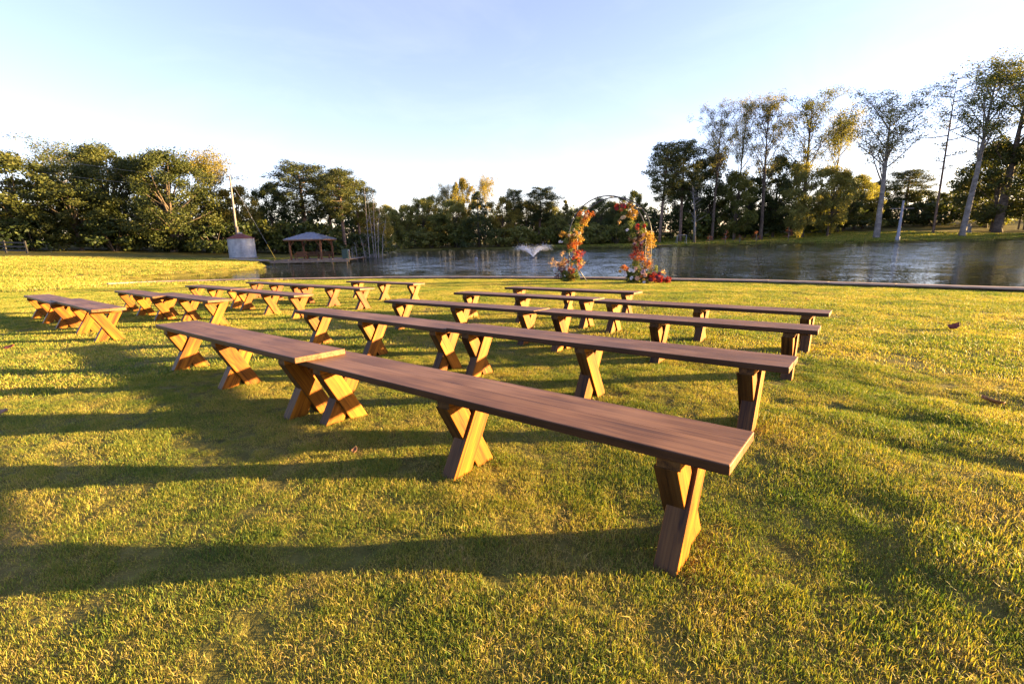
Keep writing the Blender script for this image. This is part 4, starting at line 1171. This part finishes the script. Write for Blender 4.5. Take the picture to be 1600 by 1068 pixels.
        s.trunk = mb.mesh("trunk", None, True)
        if V is None:
            s.crown = None; s.W = 2.6; s.top = H
        else:
            V[:, 2] = np.maximum(V[:, 2], 0.05)
            s.crown = fast_mesh("crown", V, Fc, {"tint": T})
            s.W = float(np.percentile(np.hypot(V[:, 0], V[:, 1]), 96)); s.top = float(np.percentile(V[:, 2], 99.6))
        s.trunk.materials.append(M['bark'])
        if s.crown: s.crown.materials.append(M['f_mid'])

PROTO = {k: [Tree(k, sd0 + 13 * i) for i in range(n)] for k, n, sd0 in (('oak', 3, 100), ('broad', 4, 200), ('poplar', 4, 300), ('airy', 3, 400), ('pine', 4, 500), ('lonepine', 1, 577), ('cedar', 2, 600), ('cone', 1, 650), ('bare', 1, 700), ('sapling', 2, 800), ('shrub', 3, 900))}
TNAME = {'oak': 'oak_tree', 'broad': 'broadleaf_tree', 'poplar': 'poplar_tree', 'airy': 'sparse_tree', 'pine': 'pine_tree', 'lonepine': 'pine_tree', 'cedar': 'cedar_tree', 'cone': 'conifer_tree', 'bare': 'bare_tree', 'sapling': 'young_cypress', 'shrub': 'shrub'}
TCAT = {'sapling': 'sapling', 'shrub': 'shrub'}
_cnt = {}
rtr = random.Random(77)
def plant(kind, x, y, ztop, wid, leaf, bark, label, group, rot=None, var=None):
    g0 = gz(x, y); h = ztop - g0
    lst = PROTO[kind]; i = _cnt.get(kind, 0) if var is None else var; _cnt[kind] = _cnt.get(kind, 0) + 1
    p = lst[i % len(lst)]
    root = empty(TNAME[kind], (x, y, g0), rtr.uniform(0, 6.283) if rot is None else rot)
    kz = h / p.top; kx = (wid / 2) / p.W
    root.scale = (kx, kx, kz)
    tag(root, label, TCAT.get(kind, "tree"), group)
    for nm, me, mt in (("trunk", p.trunk, bark), ("crown", p.crown, leaf)):
        if me is None: continue
        o = bpy.data.objects.new(nm, me); COL.objects.link(o); o.parent = root
        o.material_slots[0].link = 'OBJECT'; o.material_slots[0].material = M[mt]
    return root

GL, GC, GR = "trees along the left bank", "trees on the far shore", "trees on the right bank"
TREES = [
 ("broad", -60.5, 60, 12.2, 13.5, 'f_oak', 'bark', "dark rounded tree cut by the left edge of the picture", GL),
 ("airy", -67.1, 74, 16.6, 11, 'f_mid', 'bark_pale', "tree with pale forked limbs rising behind the leftmost trees", GL),
 ("oak", -54.6, 67, 13.9, 14, 'f_oak', 'bark', "broad domed oak left of the two largest on the left bank", GL),
 ("oak", -44.9, 64, 12.7, 15.5, 'f_oak', 'bark', "widest domed oak with visible grey trunk on the left bank", GL),
 ("broad", -54.0, 60.5, 8.4, 9, 'f_oak', 'bark', "low bushy tree in front of the left domed oak", GL),
 ("airy", -41.9, 70, 14.4, 8.5, 'f_yellow', 'bark_pale', "tall loose yellowish tree right of the domed oaks", GL),
 ("broad", -39.6, 71, 9.0, 6.6, 'f_yellow', 'bark', "yellow green tree directly behind the utility pole", GL),
 ("cedar", -40.1, 77, 9.0, 3.0, 'f_dark', 'bark', "small pointed dark cedar right of the utility pole", GL),
 ("broad", -36.5, 75, 9.8, 6, 'f_dark', 'bark', "dark green tree between the grain bin and the gazebo", GL),
 ("pine", -30.3, 72, 12.1, 9, 'f_pine', 'bark_pine', "largest round topped pine rising behind the gazebo", GL),
 ("pine", -29.2, 78, 12.0, 7, 'f_pine', 'bark_pine', "pine just right of the largest pine behind the gazebo", GL),
 ("pine", -24.1, 70, 11.0, 6.6, 'f_pine', 'bark_pine', "pine with straight pale trunk above the gazebo's right eave", GL),
 ("pine", -23.6, 76, 10.2, 6, 'f_mid', 'bark_pine', "shorter pine at the right of the gazebo pines", GL),
 ("broad", -22.6, 81, 7.2, 6, 'f_yellow', 'bark', "yellowish tree sloping down behind the bare saplings", GL),
 ("broad", -24.5, 89, 6.2, 5.5, 'f_mid', 'bark', "low tree at the right end of the left bank trees", GL),
 ("broad", -24.2, 111, 8.8, 7, 'f_far', 'bark', "leftmost tree of the far shore", GC),
 ("broad", -20.4, 113, 10.3, 7.5, 'f_far', 'bark', "second tree from the left on the far shore", GC),
 ("airy", -15.2, 117, 14.0, 6.5, 'f_pale', 'bark_pale', "pale thin topped tree left of the tallest yellow trees on the far shore", GC),
 ("broad", -10.8, 115, 14.7, 7.5, 'f_yellow', 'bark', "tall yellow green tree behind the dark cedar on the far shore", GC),
 ("airy", -6.0, 117, 15.7, 6, 'f_yellow', 'bark', "tallest narrow yellow tree on the far shore", GC),
 ("cedar", -6.9, 106.6, 10.9, 9.5, 'f_dark', 'bark', "dark pyramidal cedar in the middle of the far shore", GC),
 ("broad", -1.3, 109.5, 9.9, 8.6, 'f_yellow', 'bark', "bright yellow green tree right of the pyramidal cedar", GC),
 ("pine", 1.3, 110, 11.6, 5.2, 'f_pine', 'bark_pine', "narrow pine left of the fountain's wide pine", GC),
 ("pine", 6.8, 110, 11.8, 9.4, 'f_pine', 'bark_pine', "wide layered pine on the far shore above the fountain", GC),
 ("cone", 12.9, 112, 9.2, 5.2, 'f_pale', 'bark', "pale golden cone shaped tree left of the flower arch", GC),
 ("broad", 10.6, 108.5, 5.6, 6.8, 'f_far', 'bark', "low green tree below the golden cone on the far shore", GC),
 ("broad", -15.6, 108.5, 6.6, 7.5, 'f_mid', 'bark', "low dark tree under the pale thin topped tree on the far shore", GC),
 ("oak", 20.9, 110, 9.3, 9, 'f_dark', 'bark', "dark rounded tree seen through the flower arch", GC),
 ("broad", 25.2, 106, 6.2, 6.8, 'f_mid', 'bark', "low dark tree behind the arch's right side", GC),
 ("broad", 28.4, 111, 10.8, 7.6, 'f_mid', 'bark', "dark tree between the arch and the tall right pines", GC),
 ("pine", 31.2, 100, 18.8, 8.6, 'f_pine', 'bark_pine', "leftmost of the two tall pines on the right bank", GR),
 ("pine", 36.2, 102, 19.7, 9.4, 'f_pine', 'bark_pine', "right hand one of the two tall pines, slightly browner top", GR),
 ("poplar", 43.0, 102, 27.0, 8.6, 'f_pale', 'bark', "leftmost thin leaved poplar on the right bank", GR),
 ("poplar", 49.6, 106, 28.9, 7, 'f_pale', 'bark', "narrow poplar in the middle of three thin ones", GR),
 ("poplar", 53.4, 102, 28.2, 9.4, 'f_pale', 'bark', "third thin poplar from the left, forked near its base", GR),
 ("poplar", 63.2, 104, 29.9, 14.5, 'f_mid', 'bark', "fuller wide crowned poplar in the middle of the right bank", GR),
 ("airy", 71.2, 107, 27.0, 9, 'f_far', 'bark', "tree with slightly golden leaves right of the wide poplar", GR),
 ("poplar", 71.2, 93, 26.2, 15, 'f_pale', 'bark_pale', "pale barked tree with spreading limbs near the white post", GR),
 ("lonepine", 87.4, 99, 30.8, 9.5, 'f_mid', 'bark_pine', "thin lone pine with sparse top on the right", GR),
 ("poplar", 87.4, 92.5, 31.7, 15.5, 'f_mid', 'bark_pale', "tallest pale trunked tree near the right edge", GR),
 ("poplar", 99.6, 98, 32.6, 19, 'f_mid', 'bark', "tall loose crowned tree cut by the right edge of the picture", GR),
 ("bare", 37.4, 97, 10.4, 6, 'f_mid', 'bark_pale', "small bare white barked tree under the tall pines", GR),
 ("broad", 44.4, 108, 17.4, 10.4, 'f_dark', 'bark', "dark understorey tree below the leftmost poplar", GR),
 ("broad", 48.0, 103, 13.6, 8, 'f_mid', 'bark', "rounded green understorey tree between the first two poplars", GR),
 ("broad", 59.2, 108, 17.2, 12, 'f_dark', 'bark', "dark understorey tree left of the wide poplar", GR),
 ("broad", 61.4, 102, 14.6, 9.5, 'f_far', 'bark', "sunlit yellow green tree low under the wide poplar", GR),
 ("broad", 68.2, 103, 14.2, 9.5, 'f_far', 'bark', "golden lit tree low between the wide poplar and pale tree", GR),
 ("broad", 85.2, 119, 14.0, 11, 'f_far', 'bark', "distant tree behind the spreading pale tree", GR),
 ("broad", 93.9, 123, 13.0, 11, 'f_dark', 'bark', "distant dark tree left of the white post", GR),
 ("pine", 101.8, 125, 15.9, 11, 'f_pine', 'bark_pine', "distant round pine above the white post", GR),
 ("broad", 109.8, 127, 10.8, 10, 'f_dark', 'bark', "distant low tree left of the thin lone pine", GR),
 ("broad", 107.0, 108, 18.6, 13, 'f_dark', 'bark', "dark low tree filling under the tallest right tree", GR),
 ("broad", 113.8, 121, 11.8, 11, 'f_mid', 'bark', "distant low tree right of the thin lone pine", GR),
 ("broad", 76.5, 112, 13.5, 9, 'f_dark', 'bark', "dark tree behind the trunk of the spreading pale tree", GR),
 ("broad", 53.5, 109, 13.0, 9, 'f_dark', 'bark', "dark understorey tree behind the forked thin poplar", GR),
 ("broad", 38.6, 108, 12.0, 9, 'f_dark', 'bark', "dark tree behind the trunks of the tall pines", GR),
 ("broad", 101.0, 100.5, 18.0, 15, 'f_oak', 'bark', "dark bushy tree at the right edge under the tall loose crowned tree", GR),
 ("broad", -27.5, 108, 8.6, 8, 'f_far', 'bark', "green gold tree where the left bank meets the far shore", GC),
 ("broad", -18.0, 118, 11.2, 8, 'f_far', 'bark', "tree filling behind the second far shore tree", GC),
 ("broad", -12.6, 110, 9.6, 8, 'f_far', 'bark', "green gold tree left of the dark pyramidal cedar", GC),
 ("broad", 3.6, 114, 9.2, 8, 'f_far', 'bark', "green tree between the two far shore pines", GC),
 ("broad", 9.8, 116, 9.0, 8, 'f_far', 'bark', "green tree right of the wide layered pine", GC),
 ("broad", 16.6, 114, 7.8, 8, 'f_mid', 'bark', "green tree just left of the arch on the far shore", GC),
 ("broad", 24.6, 115, 8.8, 8, 'f_mid', 'bark', "tree closing the gap behind the arch's right hoop", GC),
]
for (k, x, y, zt, w, lf, bk, lab, grp) in TREES:
    plant(k, x, y, zt, w, lf, bk, lab, grp)

# rusty young cypresses on the far waterline
for i, (x, y, h) in enumerate(((38.7, 92.9, 1.9), (42.4, 94.2, 2.5), (45.6, 95.0, 1.6), (49.5, 96.2, 2.2), (55.8, 96.0, 2.7))):
    plant('sapling', x, y, gz(x, y) + h + 0.1, 1.5 + 0.1 * i, 'f_rust', 'bare', ["shortest left rusty young cypress on the far waterline", "second rusty young cypress from the left on the waterline", "thin middle rusty young cypress on the waterline", "fourth rusty young cypress from the left on the waterline", "rightmost and tallest rusty young cypress on the waterline"][i], "rusty young cypresses on the far waterline")

# understorey shrubs closing the wood edges
SH_SPOTS = [(-63, 58.5, 4.5), (-58.5, 59, 4), (-50.2, 61, 4.2), (-46.5, 66, 5), (-39.2, 63.5, 3.6), (-36.5, 66, 4.2), (-34, 69, 4.6), (-31.5, 71, 4), (-28.2, 69, 4.6), (-26.5, 72, 4.2), (-22.4, 72, 3.6), (-23.2, 78, 4), (-25.5, 92, 3.6),
            (-22, 107, 4), (-17.5, 106.5, 3.6), (-11.5, 107.5, 4.4), (-2.5, 106.8, 4), (2.5, 105.5, 4.4), (7.5, 105.5, 4), (14.5, 104.5, 4.2), (18, 105, 4.6), (22.5, 101.5, 4), (27, 101, 4.4),
            (30.5, 106, 5), (40.5, 106, 6), (46.5, 110, 6), (56, 110, 6), (64.5, 110, 6), (72, 114, 6), (80, 116, 6), (88, 120, 6), (97, 122, 6), (104, 118, 6), (110, 112, 6)]
for i, (x, y, h) in enumerate(SH_SPOTS):
    side = "left bank" if i < 13 else ("far shore" if i < 23 else "right bank")
    plant('shrub', x, y, gz(x, y) + h, h * 1.75, ('f_far' if 13 <= i < 23 else 'f_dark') if i % 3 else 'f_mid', 'bark', "dark shrub filling the wood edge on the " + side, "shrubs along the %s wood edge" % side)

# deep wood behind the front trees, one mass per bank
def wood_mass(name, path, depth, hmin, hmax, n, seed, label):
    rng = np.random.default_rng(seed); r = random.Random(seed)
    pts = resample(path, 3.0); C, Rd = [], []; mb = MB()
    tot = len(pts) - 1
    for i in range(n):
        t = r.random() * tot; k = int(t); p = pts[k].lerp(pts[min(k + 1, tot)], t - k)
        x, y = p.x + r.uniform(-1, 1), p.y + r.random() * depth
        g = gz(x, y); hh = hmin + (hmax - hmin) * (0.5 + vnoise(x, y, 7.0, 4.4)[()] if True else 0) * 1.0 + r.uniform(-.8, .8)
        C.append((x, y, g + 0.5 + (hh - .5) * r.random() ** .8)); Rd.append(r.uniform(.9, 1.5))
        if i % 9 == 0: mb.tube([(x, y, g - .3), (x + r.uniform(-.3, .3), y, g + hh * .9)], [.16, .06], 5, False)
    V, F, T = leaves_np(rng, C, Rd, 30, .55, .4, .5, .8, .6)
    root = empty(name, (pts[tot // 2].x, pts[tot // 2].y, gz(pts[tot // 2].x, pts[tot // 2].y)))
    tag(root, label, "wood", None, "stuff")
    me = fast_mesh("foliage", V - np.array(root.location), F, {"tint": T}, M['f_dark']); link("foliage", me, root)
    o = mb.build("trunks", M['bark'], root); o.location = -Vector(root.location)
wood_mass("background_wood", [(-82, 74), (-60, 78), (-42, 84), (-30, 86), (-29, 96)], 7, 4.5, 9.0, 520, 41, "dark wood closing the view behind the left bank trees")
wood_mass("background_wood", [(-30, 114), (-10, 122), (12, 120), (30, 114)], 8, 5.0, 8.5, 900, 42, "dark wood closing the view behind the far shore trees")
wood_mass("background_wood", [(30, 113), (50, 116), (70, 122), (95, 132), (122, 128), (138, 112)], 8, 5.0, 9.5, 800, 43, "dark wood closing the view behind the right bank trees")

wood_mass("background_wood", [(106, 92), (110, 78), (114, 68), (122, 58)], 9, 20.0, 30.0, 2200, 44, "tall wood on the right shore, running out of the picture past the big right tree")
# bare grey saplings standing in the shallow water
bs_ = empty("bare_sapling_clump", (-19.0, 66.8, WATER_Z)); tag(bs_, "clump of bare grey saplings standing in the shallows right of the dock", "saplings")
r = random.Random(8)
for i, (x, y, h, lx) in enumerate(((-0.7, 0, 9.6, .1), (0.1, .4, 9.0, .3), (0.6, -.3, 7.2, .8), (-0.2, .6, 8.0, -.3), (1.0, .2, 5.6, 1.0), (-1.4, .3, 3.0, -.5), (-3.2, .2, 1.6, .1), (-2.6, .5, 2.2, -.2))):
    mb = MB(); pts = [Vector((x, y, -.4)), Vector((x + lx * .3, y, h * .5)), Vector((x + lx, y, h))]
    mb.tube(pts, [.065, .042, .010], 6)
    for j in range(int(h * 2.6)):
        f = r.uniform(.2, .98); b_ = Vector((x + lx * f, y, h * f)); a = r.uniform(0, 6.283); L = r.uniform(.4, 1.5) * (1.2 - f)
        e_ = b_ + Vector((math.cos(a) * L, math.sin(a) * L, L * r.uniform(.3, 1.2)))
        mb.tube([b_, b_.lerp(e_, .5) + Vector((0, 0, .05)), e_], [.022, .015, .006], 4, False)
    mb.build("stem", M['bare'], bs_)
mb = MB()
for j in range(46):
    p = Vector((r.uniform(-3.6, 2.6), r.uniform(-.8, 1.2), -.05)); a = r.uniform(0, 6.283); L = r.uniform(.5, 1.9)
    q = p + Vector((math.cos(a) * L * .8, math.sin(a) * L * .4, r.uniform(.25, 1.0)))
    mb.tube([p, p.lerp(q, .5) + Vector((0, 0, .2)), q], [.02, .015, .006], 4, False)
mb.build("fallen_brush", M['bare'], bs_)

# ------------------------------------------------------------------ fallen leaves on the lawn
def fallen_leaf(x, y, size, mat, rot, label, curl=0.35):
    n = 7; VV = []; 
    for i in range(n):
        t = i / (n - 1); w = math.sin(math.pi * min(.97, .06 + t)) ** .8 * .42 * (1 + .25 * math.sin(9 * t))
        for s in (-1, 0, 1): VV.append(((t - .5) * size, s * w * size, size * (curl * abs(s) * .5 * (.6 + .4 * t) + curl * (t - .5) ** 2 + .03)))
    FF = []
    for i in range(n - 1):
        for s in (0, 1):
            p = i * 3 + s; FF.append((p, p + 1, p + 4, p + 3))
    me = MB().add(VV, FF).mesh("fallen_leaf", mat, True)
    o = link("fallen_leaf", me); o.location = (x, y, gz(x, y) + 0.022); o.rotation_euler = (R(18), R(-12), rot)
    md = o.modifiers.new("thick", 'SOLIDIFY'); md.thickness = 0.0015
    tag(o, label, "leaf", "fallen leaves on the lawn")
ml_r = simple("dry_red_leaf", (0.22, 0.045, 0.025), 0.6, 0, 0.3, 40, 0.2)
ml_b = simple("dry_brown_leaf", (0.24, 0.12, 0.06), 0.7, 0, 0.3, 40, 0.2)
fallen_leaf(6.0, 6.23, 0.15, ml_r, 0.1, "curled dark red leaf alone on the sunny lawn right of the benches", 0.7)
fallen_leaf(3.44, 3.18, 0.13, ml_b, 2.6, "brown curled leaf on the grass near the right edge")
fallen_leaf(-0.91, 2.47, 0.04, ml_b, 1.3, "small upright brown leaf in the shadow by the nearest bench", 0.9)
fallen_leaf(-3.65, 3.17, 0.09, ml_b, 0.4, "brown leaf lying at the left edge of the lawn")
fallen_leaf(-6.3, 5.75, 0.10, ml_r, 0.9, "reddish leaf in front of the leftmost bench row")
fallen_leaf(6.55, 10.3, 0.11, ml_b, 1.9, "pale brown leaf by the wall on the right lawn")

# ------------------------------------------------------------------ grass
tuft_cols = []
def tuft(seed, n, rad, h0, h1, w, straw=0.22, mean=0.48):
    rng = np.random.default_rng(seed)
    a = rng.random(n) * 2 * np.pi; q = rad * np.sqrt(rng.random(n))
    bx, by = np.cos(a) * q, np.sin(a) * q
    d = rng.random(n) * 2 * np.pi
    hh = h0 + (h1 - h0) * rng.random(n) ** 1.3
    lean = np.clip(rng.normal(0.45, 0.35, n), 0.0, 1.5)
    wv = w * (0.7 + 0.6 * rng.random(n))
    tint = np.clip(rng.normal(mean, 0.17, n), 0, 1)
    dry = rng.random(n) < straw
    tint[dry] = rng.uniform(0.7, 1.0, dry.sum()); lean[dry] = np.clip(lean[dry] + 0.7, 0, 1.9)
    fd = d + rng.normal(0, 0.9, n) + np.pi / 2
    sx, sy = np.cos(fd) * wv / 2, np.sin(fd) * wv / 2
    def pt(t):
        ang = lean * (0.35 + 0.75 * t)
        return np.stack([bx + np.cos(d) * np.sin(ang) * hh * t, by + np.sin(d) * np.sin(ang) * hh * t, np.cos(ang) * hh * t - (0.006 if t == 0 else 0)], 1)
    S = np.stack([sx, sy, np.zeros(n)], 1)
    p0, p1, p2 = pt(0.0), pt(0.55), pt(1.0)
    V = np.stack([p0 - S * .8, p0 + S * .8, p1 + S, p1 - S, p2 + S * .25, p2 - S * .25], 1).reshape(-1, 3)
    b = np.arange(n)[:, None] * 6
    F = np.concatenate([b + np.array([0, 1, 2, 3]), b + np.array([3, 2, 4, 5])], 0)
    me = fast_mesh("tuft", V, F, {"tint": np.repeat(tint, 6)}, M['grass'])
    return bpy.data.objects.new("tuft", me)

def grass_field(name, label, tufts, X, Y, smin, smax, seed, zoff=0.0, clump=0.0):
    rng = np.random.default_rng(seed)
    coll = bpy.data.collections.new(name + "_tufts")
    for t in tufts: coll.objects.link(t)
    Z = ground_z(X, Y) + zoff
    me = bpy.data.meshes.new(name)
    n = len(X)
    me.vertices.add(n); me.vertices.foreach_set("co", np.stack([X, Y, Z], 1).astype(np.float32).ravel())
    for an, arr in (("rz", rng.random(n) * 6.283), ("sc", (smin + (smax - smin) * rng.random(n)) * (1 + clump * (vnoise(X, Y, 0.16, 1.3) + 0.7 * vnoise(X, Y, 0.5, 8.3))))):
        a = me.attributes.new(an, 'FLOAT', 'POINT'); a.data.foreach_set("value", arr.astype(np.float32))
    a = me.attributes.new("idx", 'INT', 'POINT'); a.data.foreach_set("value", rng.integers(0, len(tufts), n).astype(np.int32))
    me.update()
    o = link(name, me)
    me.materials.append(M['grass'])
    ng = bpy.data.node_groups.new(name, 'GeometryNodeTree')
    ng.interface.new_socket("Geometry", in_out='INPUT', socket_type='NodeSocketGeometry')
    ng.interface.new_socket("Geometry", in_out='OUTPUT', socket_type='NodeSocketGeometry')
    N = ng.nodes; Lk = ng.links
    gi, go = N.new("NodeGroupInput"), N.new("NodeGroupOutput")
    iop = N.new("GeometryNodeInstanceOnPoints"); ci = N.new("GeometryNodeCollectionInfo")
    ci.inputs["Collection"].default_value = coll
    ci.inputs["Separate Children"].default_value = True; ci.inputs["Reset Children"].default_value = True
    def attr(nm, typ):
        q = N.new("GeometryNodeInputNamedAttribute"); q.data_type = typ; q.inputs["Name"].default_value = nm
        return q.outputs["Attribute"]
    cx = N.new("ShaderNodeCombineXYZ"); Lk.new(attr("rz", 'FLOAT'), cx.inputs[2])
    Lk.new(gi.outputs[0], iop.inputs["Points"]); Lk.new(ci.outputs[0], iop.inputs["Instance"])
    iop.inputs["Pick Instance"].default_value = True
    Lk.new(attr("idx", 'INT'), iop.inputs["Instance Index"])
    Lk.new(cx.outputs[0], iop.inputs["Rotation"]); Lk.new(attr("sc", 'FLOAT'), iop.inputs["Scale"])
    Lk.new(iop.outputs[0], go.inputs[0])
    md = o.modifiers.new("grass", 'NODES'); md.node_group = ng
    tag(o, label, "grass", None, "stuff")
    return o

def wedge(n_per_m2, r0, r1, a0, a1, seed, keep=None):
    rng = np.random.default_rng(seed)
    area = math.pi * (r1 * r1 - r0 * r0) * (a1 - a0) / 360
    n = int(area * n_per_m2)
    r_ = np.sqrt(r0 * r0 + (r1 * r1 - r0 * r0) * rng.random(n)); a = np.radians(a0 + (a1 - a0) * rng.random(n))
    X, Y = r_ * np.sin(a), r_ * np.cos(a)
    k = poly_sd(X, Y) > 0.12
    if keep is not None: k &= keep(X, Y)
    return X[k], Y[k]

near = [tuft(10 + i, 130, 0.066, 0.009, 0.027, 0.0017, 0.3) for i in range(8)] + [tuft(30 + i, 90, 0.06, 0.008, 0.022, 0.0017, 0.8) for i in range(2)]
X1, Y1 = wedge(380, 0.7, 5.5, -64, 64, 1)
grass_field("lawn_grass", "short mown grass of the foreground lawn", near, X1, Y1, 0.65, 1.15, 1, 0, 0.8)
mid = [tuft(50 + i, 150, 0.14, 0.012, 0.028, 0.0042, 0.3) for i in range(6)] + [tuft(60, 110, 0.14, 0.012, 0.025, 0.0042, 0.7)]
X2, Y2 = wedge(62, 5.3, 27, -62, 60, 2, lambda x, y: (np.hypot(x, y) < 26))
grass_field("lawn_grass", "short mown grass of the lawn among the benches", mid, X2, Y2, 0.8, 1.35, 2, 0, 0.6)
far = [tuft(70 + i, 150, 0.48, 0.04, 0.09, 0.02, 0.45, 0.52) for i in range(5)]
X3, Y3 = wedge(5.5, 25, 66, -64, -16, 3)
grass_field("bank_grass", "sunlit grass of the left bank", far, X3, Y3, 0.8, 1.4, 3)
far2 = [tuft(80 + i, 110, 0.9, 0.10, 0.24, 0.05, 0.3) for i in range(4)]
X4, Y4 = wedge(1.5, 84, 136, 4, 52, 4)
grass_field("bank_grass", "grass of the far right bank under the trees", far2, X4, Y4, 0.8, 1.4, 4)
# scattered longer straws and weeds near the camera
straw = [tuft(90 + i, 4, 0.04, 0.03, 0.07, 0.0026, 0.9) for i in range(6)] + [tuft(96 + i, 7, 0.02, 0.025, 0.05, 0.004, 0.0) for i in range(2)]
X5, Y5 = wedge(6, 0.8, 7, -60, 60, 5)
grass_field("lawn_weeds", "dry straws and coarse green blades scattered in the foreground lawn", straw, X5, Y5, 0.7, 1.4, 5)
